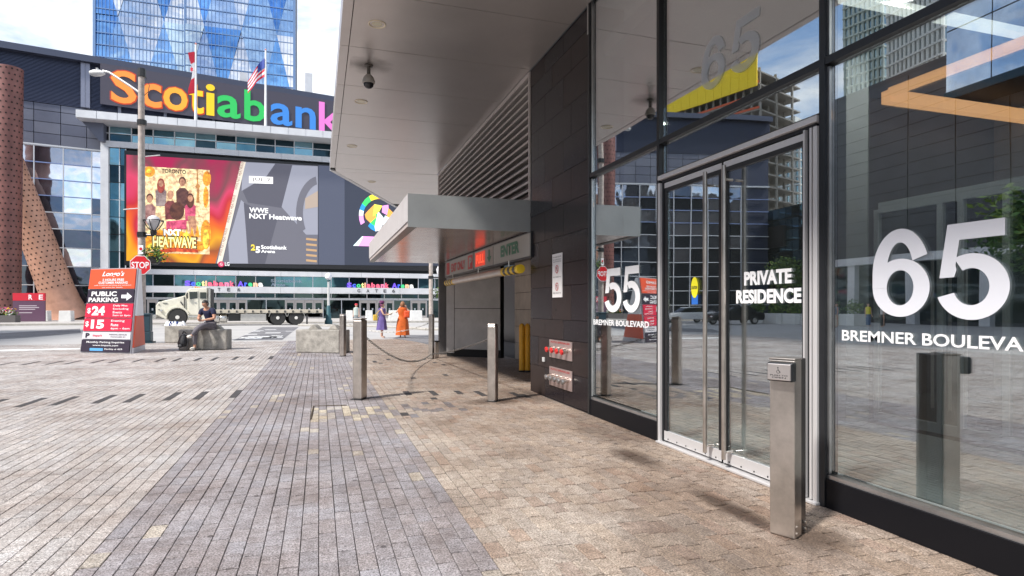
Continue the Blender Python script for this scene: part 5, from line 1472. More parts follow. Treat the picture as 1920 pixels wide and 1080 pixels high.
def side_text(t_, py, hgt, f0, f1, m_, b_=0.01):
    h = hh(py); A_, B2 = side_a(h), side_b(h); x_ = (B2-A_); Lx = x_.length; x_.normalize()
    z_ = (side_a(h+.5)-A_).normalized(); y_ = -sn
    M_ = Matrix(((x_.x, y_.x, z_.x, A_.x), (x_.y, y_.y, z_.y, A_.y), (x_.z, y_.z, z_.z, A_.z), (0, 0, 0, 1)))
    text(t_, M_, Lx*f0, Lx*f1, -hgt/2, hgt/2, m_, ps, -.01, b_)
for t_, py in (('VERIFY', 607), ('DATE', 618), ('ONLINE', 629), ('TXT RATE', 640)): side_text(t_, py, .09, .2, .8, white)
side_text('P', 562, .28, .25, .75, ink_s, .04); side_text('impark', 580, .08, .2, .8, crim, 0)

# litter bin
bn = ground_at(273, 643)
tb = thing('litter_bin', 'slim dark teal litter bin beside the weathered pole', 'litter bin', (bn.x, bn.y, 0))
bin_m = mat('bin_teal', (.02, .05, .07), .4, var=.2)
MB().box(bn.x-.22, bn.x+.22, bn.y-.22, bn.y+.22, 0.06, .45).build('lower_body', bin_m, tb, bevel=.02)
MB().box(bn.x-.2, bn.x+.2, bn.y-.2, bn.y+.2, .46, 1.1).build('upper_body', bin_m, tb, bevel=.02)
MB().box(bn.x-.23, bn.x+.23, bn.y-.23, bn.y+.23, 1.1, 1.18).build('lid', bin_m, tb, bevel=.02)
MB().box(bn.x-.3, bn.x+.3, bn.y-.28, bn.y+.28, 0, .06).build('base', bin_m, tb)

# ------------------------------------------------------------------ concrete blocks
def block(label, p0, p1, h, bumps, dep=.62, rot=0):
    a, b = Vector(p0), Vector(p1); e = (b-a); L = e.length
    t = thing('concrete_block', label, 'concrete block', a, math.atan2(e.y, e.x), 'concrete barrier blocks on the plaza')
    M_ = wm(t)
    MB(M_).box(0, L, 0, dep, .004, h).build('block', conc, t, bevel=.035)
    for s in bumps:
        o = MB(M_); c = L*s; w = .19
        o.prism([(c-w, h-.005), (c+w, h-.005), (c+.06, h+.13), (c+.0, h+.16), (c-.06, h+.13)], dep*.3, dep*.72, 'y'); o.build('lug', conc, t, bevel=.02)
    return t
q = [ground_at(554, 661), ground_at(636, 663)]
block('wide concrete block with two lugs standing left of the far steel bollard', q[0], q[1], .72, (.32, .78))
q = [ground_at(334, 657), ground_at(425, 656)]
block('weathered concrete block the man in the navy shirt sits on', q[0], q[1], .68, (.75,), .6)
q = [ground_at(308, 643), ground_at(372, 643)]
block('grey concrete block behind the seated man with a bag lying on it', q[0], q[1], .68, ())
bgp = ground_at(328, 643, .68); bgp = at(328, 610, 23.3)
bag = thing('plastic_bag', 'crumpled white and blue bag lying on the rear concrete block', 'bag', (bgp.x, bgp.y, .68))
mb = MB(); rn = random.Random(5)
for i in range(7):
    mb.lathe([(.001, .68), (.11+.03*rn.random(), .70), (.09, .78), (.03, .84+.04*rn.random()), (.001, .85)], (bgp.x-.28+.09*i, bgp.y+rn.uniform(-.05, .05)+.1, 0), 7)
mb.build('wrap', white, bag)
mb = MB()
for i in range(3): mb.path([(bgp.x-.2+.12*i, bgp.y+.0, .70), (bgp.x-.16+.12*i, bgp.y+.02, .86), (bgp.x-.1+.12*i, bgp.y+.06, .72)], .02, 5)
mb.build('strap', mat('bag_blue', (.03, .08, .3), .5), bag)
# white blocks in front of the arena
k = 0
for px, d, lab in ((25, 57, 'white concrete cube at the foot of the upright brown column'), (82, 58, 'white concrete cube between the two perforated columns'), (125, 56, 'white concrete cube in front of the leaning column foot'), (740, 62, 'white block behind the woman in the orange dress'), (780, 62, 'white block right of the woman in the orange dress'), (655, 64, 'white post block behind the steel bollards'), (692, 63, 'white block left of the woman in the purple dress')):
    p = at(px, 590, d); w = (.5 if px < 200 else .35 if px < 700 or px == 692 else .6)*1.0
    tag(MB().prism([(p.x-w, .01), (p.x+w, .01), (p.x+w*.93, 1.12), (p.x-w*.93, 1.12)], p.y-.45, p.y+.45, 'y').build('white_block', conc_w, bevel=.03), lab, 'concrete block', 'white blocks before the arena')
# planter with flowers and info panel at far left
p = at(5, 590, 52)
pl_ = thing('planter', 'low dark planter full of pink and yellow flowers at the left edge', 'planter', (p.x, p.y, 0))
MB().box(p.x-1.6, p.x+1.1, p.y-.5, p.y+.5, .0, .75).build('box', mat('planter_box', (.12, .11, .11), .7), pl_)
rn = random.Random(8)
for k in range(3): stuff(leaves('foliage', pl_, (p.x-.2, p.y, .95), .75, 90, .12, leafm[k], rn, (1.8, .7, .5)))
for c_, nm in (((.8, .45, .02), 'orange'), ((.7, .1, .3), 'pink'), ((.8, .75, .75), 'white')):
    leaves('flowers', pl_, (p.x-.1, p.y-.2, 1.15), .7, 40, .11, mat('flower_'+nm, c_, .6), rn, (1.8, .6, .5))
a, b = at(24, 565, 55), at(84, 565, 55)
inf = thing('info_panel', 'low purple notice panel with white lines of text under a red band', 'notice panel', (a.x, a.y, 0))
IFm = Frame((a.x, a.y), (b.x-a.x, b.y-a.y)); wI = (b-a).length
MB(IFm.m).box(0, wI, 0, .12, .13, 2.05).build('panel', mat('info_purple', (.10, .05, .09), .4), inf)
MB(IFm.m).box(0, wI, -.02, .14, 2.06, 2.75).build('red_band', mat('info_red', (.5, .02, .04), .4), inf)
text('R', IFm, wI*.5, wI*.62, 2.15, 2.6, white, inf, -.03, .02); text('E', IFm, wI*.82, wI*.95, 2.15, 2.6, white, inf, -.03, .02)
for i, w_ in enumerate((.55, .62, .5, .0, .4)):
    if w_: MB(IFm.m).box(wI*.2, wI*(.2+w_), -.008, -.001, 1.55-i*.16, 1.61-i*.16).build('text_line', mat('info_text', (.5, .45, .5), .5), inf)

# ------------------------------------------------------------------ slender lamps in the distance
def post_lamp(px, py0, ptop, d, label):
    g = at(px, py0, d); g.z = .0
    tz = at(px, ptop, d).z
    t = thing('post_lamp', label, 'street lamp', g, 0, 'slender globe lamps before the arena')
    teal = mat('lamp_teal', (.03, .10, .12), .45)
    MB().lathe([(.32, 0), (.32, .3), (.24, .4), (.22, .9), (.16, 1.0), (.16, 1.5), (.11, 1.6)], (g.x, g.y, 0), 12).build('base', teal, t, smooth=True)
    MB().tube((g.x, g.y, 1.6), (g.x, g.y, tz-.5), .11, .09, n=10).build('shaft', grey_p, t, smooth=True)
    MB().lathe([(.09, tz-.5), (.2, tz-.42), (.14, tz-.35)], (g.x, g.y, 0), 12).build('holder', teal, t)
    MB().lathe([(.12, tz-.36), (.28, tz-.2), (.3, tz-.02), (.2, tz+.18), (.001, tz+.26)], (g.x, g.y, 0), 14).build('globe', mat('lamp_globe', (.75, .75, .8), .3), t, smooth=True)
post_lamp(616, 608, 517, 51, 'slender globe lamp with teal foot behind the end of the flatbed truck')
g = at(808, 600, 44); tz = at(808, 400, 44).z
ut = thing('utility_pole', 'pale utility pole rising behind the corner bollard beside the garage wall', 'pole', (g.x, g.y, 0))
MB().tube((g.x, g.y, 0), (g.x, g.y, tz), .17, .14, n=10).build('pole', wp, ut, smooth=True)
z1_ = at(808, 520, 44).z; MB().path([(g.x, g.y, z1_), (g.x+.7, g.y, z1_)], .05, 6).build('bracket', black, ut)
MB().lathe([(.05, z1_), (.26, z1_+.3), (.3, z1_+.6), (.18, z1_+.85), (.001, z1_+.9)], (g.x+.7, g.y, 0), 12).build('globe', MATS['lamp_globe'], ut, smooth=True)
MB().tube((g.x, g.y, z1_-.1), (g.x, g.y, z1_+.1), .2, n=8).build('clamp', black, ut)
b2 = thing('flower_basket', 'yellow green flower basket on the pale utility pole by the garage corner', 'flower basket', (g.x+.7, g.y, z1_-1.2))
for k in range(1, 3): stuff(leaves('foliage', b2, (g.x+.75, g.y, z1_-1.1), .62, 70, .12, leafm[k], rn, (1, 1, .8)))
MB().path([(g.x, g.y, z1_-1.4), (g.x+.7, g.y, z1_-1.4)], .04, 6).build('bracket', black, b2)

# ------------------------------------------------------------------ flatbed truck
TF = Frame((0, 51.9), (1, 0))
tx = lambda px: TF.s(px, 0); tz_ = lambda px, py: TF.sz(px, py)[1]
cream_p = mat('truck_cream', (.72, .69, .58), .3, var=.14, vscale=1.5)
chrome = mat('truck_chrome', (.6, .58, .55), .25, .9)
under = mat('truck_under', (.04, .04, .042), .6)
tk = thing('flatbed_truck', 'long cream flatbed truck parked across the street before the arena gates', 'truck', (tx(332), 51.9, 0))
def wheel(px, r, pz__, y0, w=.34):
    x = tx(px); 
    o = MB().lathe([(r*.62, y0), (r*.93, y0), (r, y0+.05), (r, y0+w-.05), (r*.93, y0+w), (r*.62, y0+w)], (x, 0, r), 26, 'y').build('wheel', rubber, tk, smooth=True)
    MB().lathe([(r*.63, y0+.02), (r*.6, y0+.03), (r*.55, y0+.12), (r*.25, y0+.09), (r*.22, y0-.03), (.001, y0-.04)], (x, 0, r), 20, 'y').build('rim', mat('rim_paint', (.72,.70,.66), .4, .1), o, smooth=True)
    mb = MB()
    for k in range(8):
        a = R(45*k); mb.tube((x+r*.42*math.cos(a), y0+.075, r+r*.42*math.sin(a)), (x+r*.42*math.cos(a), y0+.12, r+r*.42*math.sin(a)), r*.05, n=8)
    mb.build('hand_hole', black, o)
wheel(333, .66, 0, 51.85, .32); wheel(521, .58, 0, 51.85); wheel(555.5, .58, 0, 51.85)
wheel(322, .64, 0, 53.9, .3); wheel(510, .57, 0, 53.8); wheel(546, .57, 0, 53.8)
def P2(pts): return [(tx(a), tz_(a, b)) for a, b in pts]
MB().prism(P2([(291,573),(296,566),(335,557),(349,553),(352,600),(346,600),(345,592),(338,583),(330,580),(320,583),(314,591),(312,600),(291,590)]), 52.05, 54.0, 'y').build('hood', cream_p, tk, bevel=.06)
MB().prism(P2([(349,553),(346,553),(352,543),(357,540.5),(388,539),(389,600),(352,600)]), 51.95, 54.1, 'y').build('cab', cream_p, tk, bevel=.05)
# front fender arch over the wheel
mb = MB(); 
for k in range(9):
    a0, a1 = R(18+k*17), R(18+(k+1)*17); x, z = tx(333), .66; r0, r1 = .74, .86
    mb._add([(x+r*math.cos(a), yy_, z+r*math.sin(a)) for yy_ in (51.8, 52.3) for r, a in ((r0, a0), (r1, a0), (r1, a1), (r0, a1))], [(0,1,2,3),(7,6,5,4),(0,4,5,1),(1,5,6,2),(2,6,7,3),(3,7,4,0)])
mb.build('fender', cream_p, tk, smooth=True)
dd_ = MB().prism(P2([(353,545),(371,545),(373,590),(354,590)]), 51.9, 51.945, 'y').build('door', cream_p, tk, bevel=.015)
MB().prism(P2([(355,547.5),(370,547),(370.5,559),(356,561)]), 51.88, 51.899, 'y').build('side_window', mirror_glass('truck_glass', (.05, .06, .07)), dd_)
MB().box(tx(364), tx(368), 51.86, 51.89, tz_(366, 568), tz_(366, 566)).build('handle', chrome, dd_)
MB().prism(P2([(345.5,553),(351.5,543),(353,544),(348,554)]), 52.1, 53.95, 'y').build('windscreen', MATS['truck_glass'], tk)
MB().box(tx(350.5), tx(353), 51.7, 51.8, tz_(352, 560), tz_(352, 549)).build('mirror', black, tk)
MB().box(tx(389.5), tx(393), 52.1, 54, tz_(390, 588), tz_(390, 541)).build('headboard', under, tk)
MB().tube((tx(391.5), 52.0, tz_(391, 588)), (tx(391.5), 52.0, tz_(391, 541)), .1, n=10).build('exhaust_stack', chrome, tk, smooth=True)
MB().box(tx(394), tx(606), 51.75, 54.2, tz_(500, 587), tz_(500, 580.5)).build('deck', mat('deck_rail', (.52, .47, .38), .5, var=.2, vscale=3), tk, bevel=.03)
for i in range(14):
    s0_ = 398+i*15; MB().box(tx(s0_), tx(s0_+3), 51.71, 51.745, tz_(500, 586), tz_(500, 582)).build('stake_pocket', under, tk)
MB().box(tx(330), tx(600), 52.5, 53.4, tz_(450, 594), tz_(450, 588.2)).build('chassis', under, tk)
MB().lathe([(.001, tx(396)), (.33, tx(396)), (.36, tx(397)), (.36, tx(410)), (.33, tx(411)), (.001, tx(411))], (0, 52.15, tz_(400, 597)), 16, 'x').build('fuel_tank', chrome, tk, smooth=True)
MB().lathe([(.001, tx(412)), (.30, tx(412)), (.33, tx(413)), (.33, tx(424)), (.30, tx(425)), (.001, tx(425))], (0, 52.15, tz_(400, 597)), 16, 'x').build('fuel_tank', chrome, tk, smooth=True)
MB().box(tx(427), tx(450), 52.1, 53.4, tz_(440, 602), tz_(440, 589)).build('battery_box', under, tk)
MB().box(tx(451), tx(499), 51.9, 52.6, tz_(470, 602), tz_(470, 588)).build('tool_box', mat('tool_box', (.55, .53, .5), .35, .7, var=.15), tk, bevel=.02)
for pxc in (521, 555.5):
    mb = MB(); x, z = tx(pxc), .58
    for k in range(7):
        a0, a1 = R(10+k*23), R(10+(k+1)*23); r0, r1 = .66, .70
        mb._add([(x+r*math.cos(a), yy_, z+r*math.sin(a)) for yy_ in (51.82, 52.3) for r, a in ((r0, a0), (r1, a0), (r1, a1), (r0, a1))], [(0,1,2,3),(7,6,5,4),(0,4,5,1),(1,5,6,2),(2,6,7,3),(3,7,4,0)])
    mb.build('mudguard', chrome, tk, smooth=True)
MB().box(tx(574), tx(577), 51.85, 52.3, tz_(575, 609), tz_(575, 590)).build('mud_flap', under, tk)
MB().box(tx(284), tx(293), 51.9, 54.1, tz_(288, 598), tz_(288, 590)).build('bumper', chrome, tk, bevel=.03)
MB().box(tx(289.5), tx(291), 52.3, 53.8, tz_(288, 588), tz_(288, 572)).build('grille', chrome, tk)
MB().box(tx(578), tx(605), 52.5, 53.3, tz_(590, 595), tz_(590, 588.2)).build('hitch_frame', under, tk)
MB().lathe([(.001, tx(301)), (.14, tx(301)), (.12, tx(304)), (.001, tx(304))], (0, 52.02, tz_(300, 583)), 12, 'x').build('headlight', chrome, tk)
MB().prism(P2([(344.5,556),(345.3,556),(346,590),(345,590)]), 51.9, 52.044, 'y').build('panel_seam', under, tk)
for py_ in (562, 571, 580): MB().box(tx(296), tx(299), 52.0, 52.046, tz_(297, py_+1), tz_(297, py_)).build('hood_vent', under, tk)
MB().prism(P2([(337,566),(338.5,565),(343,572),(341.5,573)]), 51.98, 52.046, 'y').build('intake', under, tk)
MB().box(tx(353), tx(373), 51.75, 51.94, tz_(360, 595), tz_(360, 592)).build('cab_step', chrome, tk)
MB().box(tx(375), tx(387), 51.9, 51.947, tz_(380, 560), tz_(380, 548)).build('rear_side_window', MATS['truck_glass'], tk)

for sx_ in (-.8, 0, .8): MB().lathe([(.001, tz_(370, 540)+.02), (.06, tz_(370, 540)+.02), (.05, tz_(370, 540)+.12), (.001, tz_(370, 540)+.13)], (tx(365), 53+sx_, 0), 8).build('marker_lamp', mat('amber', (.8, .3, .02), .4), tk)
MB().box(tx(305), tx(313), 52.0, 52.045, tz_(309, 569), tz_(309, 568)).build('badge', under, tk)

# ------------------------------------------------------------------ people
def skin_mesh(verts, edges, sub=2, res=None):
    """verts: name -> (x, y, z, r[, r2]); one continuous skinned figure"""
    names = list(verts); idx = {n_: i for i, n_ in enumerate(names)}
    me = bpy.data.meshes.new('sk')
    me.from_pydata([verts[n_][:3] for n_ in names], [(idx[a], idx[b]) for a, b in edges], [])
    o = bpy.data.objects.new('sk', me); COL.objects.link(o)
    md = o.modifiers.new('s', 'SKIN'); md.use_smooth_shade = True; md.branch_smoothing = 0.5
    for i, n_ in enumerate(names):
        v = verts[n_]; me.skin_vertices[0].data[i].radius = (v[3], v[4] if len(v) > 4 else v[3])
        me.skin_vertices[0].data[i].use_root = (i == 0)
    sb = o.modifiers.new('u', 'SUBSURF'); sb.levels = sub
    bpy.context.view_layer.update()
    out = bpy.data.meshes.new_from_object(o.evaluated_get(bpy.context.evaluated_depsgraph_get()))
    bpy.data.objects.remove(o); bpy.data.meshes.remove(me)
    return out
def skinned(name, verts, edges, m, parent, sub=2):
    me = skin_mesh(verts, edges, sub); me.name = name
    me.materials.clear(); me.materials.append(m)
    return link(name, me, parent)
def hand(V_, E_, wrist, key, d, side, curl=.3, s=1.0):
    """palm and five unequal fingers branching from the wrist along direction d"""
    d = Vector(d).normalized(); sd_ = Vector(side).normalized(); up_ = d.cross(sd_)
    w = Vector(V_[wrist][:3]); pm = w+d*.05*s; V_[key+'p'] = (*pm, .026*s, .02*s); E_.append((wrist, key+'p'))
    for i, (off, ln_) in enumerate(((-.028, .075), (-.009, .085), (.010, .08), (.027, .062))):
        b = pm+sd_*off*s+d*.035*s; t1 = b+d*ln_*.5*s-up_*curl*.02*s; t2 = t1+d*ln_*.4*s-up_*curl*.05*s
        V_[key+'a%d' % i] = (*b, .0095*s); V_[key+'b%d' % i] = (*t1, .0088*s); V_[key+'c%d' % i] = (*t2, .0075*s)
        E_ += [(key+'p', key+'a%d' % i), (key+'a%d' % i, key+'b%d' % i), (key+'b%d' % i, key+'c%d' % i)]
    t1 = w+d*.03*s-sd_*.04*s; t2 = t1+d*.04*s-sd_*.012*s-up_*.015*s
    V_[key+'t'] = (*t1, .012*s); V_[key+'u'] = (*t2, .0095*s); E_ += [(key+'p', key+'t'), (key+'t', key+'u')]
def head(parent, c, r, fwd, skin_m, hair_m, hair='short', tilt=0):
    """face and hair pieces round head centre c, looking along fwd"""
    f = Vector(fwd).normalized(); rt = f.cross(Vector((0, 0, 1))).normalized(); u_ = rt.cross(f)
    c = Vector(c)
    M_ = Matrix(((rt.x, f.x, u_.x, c.x), (rt.y, f.y, u_.y, c.y), (rt.z, f.z, u_.z, c.z), (0, 0, 0, 1)))
    n_, m_ = 16, 12; hv = []; fv = []; hf = []; ff = []
    for j in range(m_+1):
        ph = math.pi*j/m_
        for i in range(n_):
            th = 2*math.pi*i/n_; x, y, z = math.sin(ph)*math.cos(th), math.sin(ph)*math.sin(th), math.cos(ph)
            hr_ = r*(1.3 if hair == 'big' else 1.08)
            hv.append((x*hr_*.84, y*hr_*.98-.012, z*hr_*1.1+r*.05)); fv.append((x*r*.8, y*r*.92, z*r*1.08))
    for j in range(m_):
        for i in range(n_):
            q = (j*n_+i, j*n_+(i+1) % n_, (j+1)*n_+(i+1) % n_, (j+1)*n_+i); ff.append(q)
            th = 2*math.pi*(i+.5)/n_; ph = math.pi*(j+.5)/m_; y = math.sin(ph)*math.sin(th); z = math.cos(ph)
            if (y < .2 and z > (-.4 if hair == 'short' else -.75)) or z > .55: hf.append(q)
    MB(M_)._add(fv, ff).build('face', skin_m, parent, smooth=True)
    MB(M_)._add(hv, hf).build('hair', hair_m, parent, smooth=True)
    for s in (-1, 1):
        MB(M_).lathe([(.001, -.012), (.012, 0), (.001, .012)], (s*r*.32, r*.86, r*.05), 8).build('eye', black, parent)
        MB(M_).lathe([(.001, -.03), (.012, -.015), (.014, .015), (.001, .03)], (s*r*.84, -r*.02, 0), 8).build('ear', skin_m, parent)
    MB(M_)._add([(0, r*1.12, -r*.2), (-.014, r*.84, -r*.25), (.014, r*.84, -r*.25), (0, r*.86, r*.12)], [(0,1,2),(0,3,1),(0,2,3),(1,3,2)]).build('nose', skin_m, parent)
    MB(M_).box(-.022, .022, r*.8, r*.87, -r*.52, -r*.46).build('mouth', mat('lips', (.3, .08, .07), .5), parent)
skin_a = mat('skin_tan', (.50, .26, .17), .55); skin_b = mat('skin_fair', (.62, .38, .28), .55)
hair_d = mat('hair_dark', (.02, .014, .012), .6, var=.4, vscale=40); hair_r = mat('hair_auburn', (.28, .12, .05), .6, var=.4, vscale=40); hair_p = mat('hair_plum', (.12, .015, .09), .6)
def cloth(name, prof, m, parent, c, n=20, sx_=1, sy_=.7, wav=0.0, seed=1):
    vs = []; fs = []; rn_ = random.Random(seed); ph = [rn_.uniform(0, 6.28) for _ in range(4)]
    for r_, z, cx_, cy_ in prof:
        for i in range(n):
            a = 2*math.pi*i/n; k = 1+wav*(math.sin(5*a+ph[0])+.6*math.sin(8*a+ph[1]))*(1 if r_ > .2 else .3)
            vs.append((c[0]+cx_+r_*sx_*k*math.cos(a), c[1]+cy_+r_*sy_*k*math.sin(a), z))
    for j in range(len(prof)-1):
        for i in range(n): fs.append((j*n+i, j*n+(i+1) % n, (j+1)*n+(i+1) % n, (j+1)*n+i))
    fs.append(tuple(range(n))); fs.append(tuple(range((len(prof)-1)*n, len(prof)*n)))
    return MB()._add(vs, fs).build(name, m, parent, smooth=True)
def stand_verts(H=1.62, la=None, ra=None, fwd=(0, -1)):
    k = H/1.62; fx, fy = fwd; rx, ry = -fy*-1, fx*-1  # person's right-hand side
    rx, ry = fy, -fx
    def q(side, f, z, *r): return (rx*side*k+fx*f*k, ry*side*k+fy*f*k, z*k, *[a*k for a in r])
    V_ = {'pel': q(0, 0, .86, .13, .11), 'wai': q(0, 0, 1.0, .105, .09), 'che': q(0, 0.01, 1.2, .125, .1), 'sho': q(0, 0, 1.34, .08, .07), 'nec': q(0, .01, 1.42, .045), 'hd1': q(0, .02, 1.48, .075, .08), 'hd2': q(0, .02, 1.55, .082, .085), 'hd3': q(0, .01, 1.60, .05)}
    E_ = [('pel', 'wai'), ('wai', 'che'), ('che', 'sho'), ('sho', 'nec'), ('nec', 'hd1'), ('hd1', 'hd2'), ('hd2', 'hd3')]
    for s, nm, arm in ((1, 'r', ra), (-1, 'l', la)):
        V_['s'+nm] = q(s*.165, 0, 1.32, .05); E_.append(('sho', 's'+nm))
        (es, ef, ez), (ws, wf_, wz) = arm or ((.21, 0, 1.05), (.22, .06, .82))
        V_['e'+nm] = q(s*es, ef, ez, .036); V_['w'+nm] = q(s*ws, wf_, wz, .026); E_ += [('s'+nm, 'e'+nm), ('e'+nm, 'w'+nm)]
        V_['h'+nm] = q(s*.09, 0, .78, .085); V_['k'+nm] = q(s*.10, .01, .46, .055); V_['a'+nm] = q(s*.10, -.01, .08, .034); V_['t'+nm] = q(s*.115, .13, .03, .03, .022)
        E_ += [('pel', 'h'+nm), ('h'+nm, 'k'+nm), ('k'+nm, 'a'+nm), ('a'+nm, 't'+nm)]
        wv = Vector(V_['w'+nm][:3]); ev = Vector(V_['e'+nm][:3])
        hand(V_, E_, 'w'+nm, 'f'+nm, wv-ev, (rx, ry, 0), .5, k)
    return V_, E_, k
def woman(px, d, H, label, fwd, la, ra, skin_m, hair_m, dress_m, hem, hair, extra):
    g = at(px, 600, d); g.z = 0
    t = thing('person', label, 'person', g)
    V_, E_, k = stand_verts(H, la, ra, fwd)
    skinned('body', V_, E_, skin_m, t)
    T = MB(); hc = (g.x+fwd[0]*.02, g.y+fwd[1]*.02, 1.525*k)
    head(t, hc, .105*k, (fwd[0], fwd[1], -.1), skin_m, hair_m, hair)
    ww = wm(t)
    prof = [(.09, 1.40*k, 0, 0), (.165, 1.35*k, 0, 0), (.175, 1.25*k, 0, 0), (.165, 1.12*k, 0, 0), (.135, 1.02*k, 0, 0), (.17, .92*k, 0, 0), (.20, .8*k, 0, 0), (.22, .6*k, 0, 0), (.25, hem*k, 0, 0)]
    cloth('dress', prof, dress_m, t, (g.x, g.y), sx_=1.28 if abs(fwd[1]) > .7 else 1.0, sy_=.85 if abs(fwd[1]) > .7 else 1.0, wav=.07)
    extra(t, g, k)
    return t
pur = mat('purple_cotton', (.13, .09, .28), .8, var=.2, vscale=8); ora = mat('orange_cotton', (.62, .12, .015), .75, var=.25, vscale=8)
def ex1(t, g, k):
    MB().lathe([(.001, 1.62*k), (.13, 1.63*k), (.12, 1.69*k), (.06, 1.73*k), (.001, 1.74*k)], (g.x, g.y, 0), 12).build('hair_wrap', hair_p, t, smooth=True)
    b = thing('shoulder_bag', 'yellow bag on the left hip of the woman in purple', 'bag', (g.x-.27, g.y-.05, .95))
    MB().box(g.x-.40, g.x-.20, g.y-.12, g.y+.08, .80*k, 1.08*k).build('pouch', mat('bag_yellow', (.65, .42, .06), .6), b, bevel=.04)
    MB().path([(g.x-.28, g.y-.1, 1.08*k), (g.x-.1, g.y-.13, 1.3*k), (g.x+.08, g.y-.1, 1.4*k)], .015, 6).build('strap', MATS['bag_yellow'], b)
    p_ = thing('paper_map', 'pale folded map held out by the woman in purple', 'map', (g.x+.36, g.y-.12, 1.12))
    MB(Matrix.Translation((g.x+.36, g.y-.14, 1.13*k)) @ Matrix.Rotation(R(-28), 4, 'Y')).box(-.17, .17, -.12, .10, -.006, .006).build('sheet', mat('map_paper', (.72, .7, .55), .7), p_)
woman(716, 27.6, 1.62, 'woman in a purple dress reading a map beside the hanging chain', (.96, -.28), ((.1, .25, 1.10), (.02, .38, 1.12)), ((.2, .12, 1.08), (.08, .33, 1.08)), skin_b, hair_p, pur, .38, 'short', ex1)
def ex2(t, g, k):
    b = thing('backpack', 'bright orange backpack worn by the woman in the orange dress', 'backpack', (g.x+.14, g.y-.15, 1.1))
    MB().box(g.x+.03, g.x+.30, g.y-.30, g.y-.13, .92*k, 1.24*k).build('pack', mat('pack_orange', (.75, .10, .03), .6), b, bevel=.05)
    MB().box(g.x+.07, g.x+.26, g.y-.335, g.y-.302, .95*k, 1.08*k).build('pocket', MATS['pack_orange'], b, bevel=.02)
    MB().path([(g.x+.1, g.y-.15, 1.22*k), (g.x+.12, g.y-.03, 1.39*k), (g.x+.12, g.y+.13, 1.2*k)], .018, 6).build('strap', MATS['pack_orange'], b)
woman(755, 27.9, 1.64, 'woman in a long orange dress seen from behind with one hand at her face', (.2, .98), ((.3, .02, 1.15), (.12, .12, 1.42)), ((.33, .0, 1.18), (.18, .16, 1.38)), skin_b, hair_r, ora, .12, 'big', ex2)
# far figure behind the bollards
g = at(668, 604, 46); g.z = 0
t = thing('person', 'distant person in a pale shirt and red cap behind the bollards', 'person', g)
V_, E_, k = stand_verts(1.66, None, None, (-.3, -.95))
skinned('body', V_, E_, skin_b, t)
cloth('shirt', [(.06, 1.45, 0, 0), (.2, 1.38, 0, 0), (.21, 1.2, 0, 0), (.2, .95, 0, 0), (.21, .82, 0, 0)], mat('shirt_pale', (.45, .52, .5), .8), t, (g.x, g.y))
cloth('trousers', [(.2, .85, 0, 0), (.2, .6, 0, 0), (.17, .12, 0, 0)], mat('trousers_grey', (.25, .27, .28), .8), t, (g.x, g.y))
head(t, (g.x, g.y-.02, 1.56), .105, (-.3, -.95, 0), skin_b, hair_d)
MB().lathe([(.12, 1.6), (.12, 1.66), (.08, 1.72), (.001, 1.73)], (g.x, g.y, 0), 12).build('cap', mat('cap_red', (.6, .03, .05), .6), t, smooth=True)

# seated man
g = at(370, 657, 19.5); g.z = 0
man = thing('person', 'man in navy polo sitting on a concrete block looking at his phone', 'person', g)
f_ = Vector((-.55, -.835, 0)); rs = Vector((f_.y, -f_.x, 0))  # forward and his right side
def mq(side, f, z, *r): v = rs*side+f_*f; return (v.x+.34, v.y+.30, z, *r)
V_ = {'pel': mq(0, 0, .83, .14, .12), 'wai': mq(0, .02, .98, .125, .1), 'che': mq(0, .07, 1.18, .175, .125), 'sho': mq(0, .13, 1.34, .12, .09), 'nec': mq(0, .18, 1.42, .055), 'hd1': mq(0, .235, 1.47, .07, .08), 'hd2': mq(0, .24, 1.55, .085, .09), 'hd3': mq(0, .22, 1.61, .06),
      'sl': mq(-.22, .12, 1.32, .075), 'el': mq(-.31, .16, 1.05, .055), 'wl': mq(-.10, .37, 1.0, .03), 'sr': mq(.22, .12, 1.32, .075), 'er': mq(.31, .18, 1.04, .055), 'wr': mq(.09, .38, 1.02, .03),
      'hl': mq(-.1, .08, .81, .10), 'kl': mq(-.10, .50, .83, .075), 'al': mq(.17, .62, .50, .042), 'tl': mq(.22, .76, .45, .04, .03),
      'hr': mq(.1, .08, .81, .10), 'kr': mq(.16, .47, .70, .075), 'ar': mq(.20, .46, .10, .042), 'tr': mq(.23, .62, .045, .04, .03)}
E_ = [('pel','wai'),('wai','che'),('che','sho'),('sho','nec'),('nec','hd1'),('hd1','hd2'),('hd2','hd3'),('sho','sl'),('sl','el'),('el','wl'),('sho','sr'),('sr','er'),('er','wr'),('pel','hl'),('hl','kl'),('kl','al'),('al','tl'),('pel','hr'),('hr','kr'),('kr','ar'),('ar','tr')]
full = dict(V_); fe = list(E_)
hand(full, fe, 'wl', 'fl', Vector(full['wl'][:3])-Vector(full['el'][:3]), (0, 0, 1), .9)
hand(full, fe, 'wr', 'fr', Vector(full['wr'][:3])-Vector(full['er'][:3]), (0, 0, -1), .9)
skinned('body', full, fe, skin_a, man)
def fatter(keys, add, over={}): 
    d = {}
    for q_ in keys: v = over.get(q_, V_[q_]); d[q_] = (*v[:3], *[a+add for a in v[3:]])
    return d
mid = lambda a, b, t: tuple(V_[a][i]*(1-t)+V_[b][i]*t for i in range(3))
sh = fatter(['pel','wai','che','sho','sl','sr'], .022); sh['sho'] = (*V_['sho'][:3], .115, .1)
sh['ml'] = (*mid('sl','el',.62), .08); sh['mr'] = (*mid('sr','er',.62), .08)
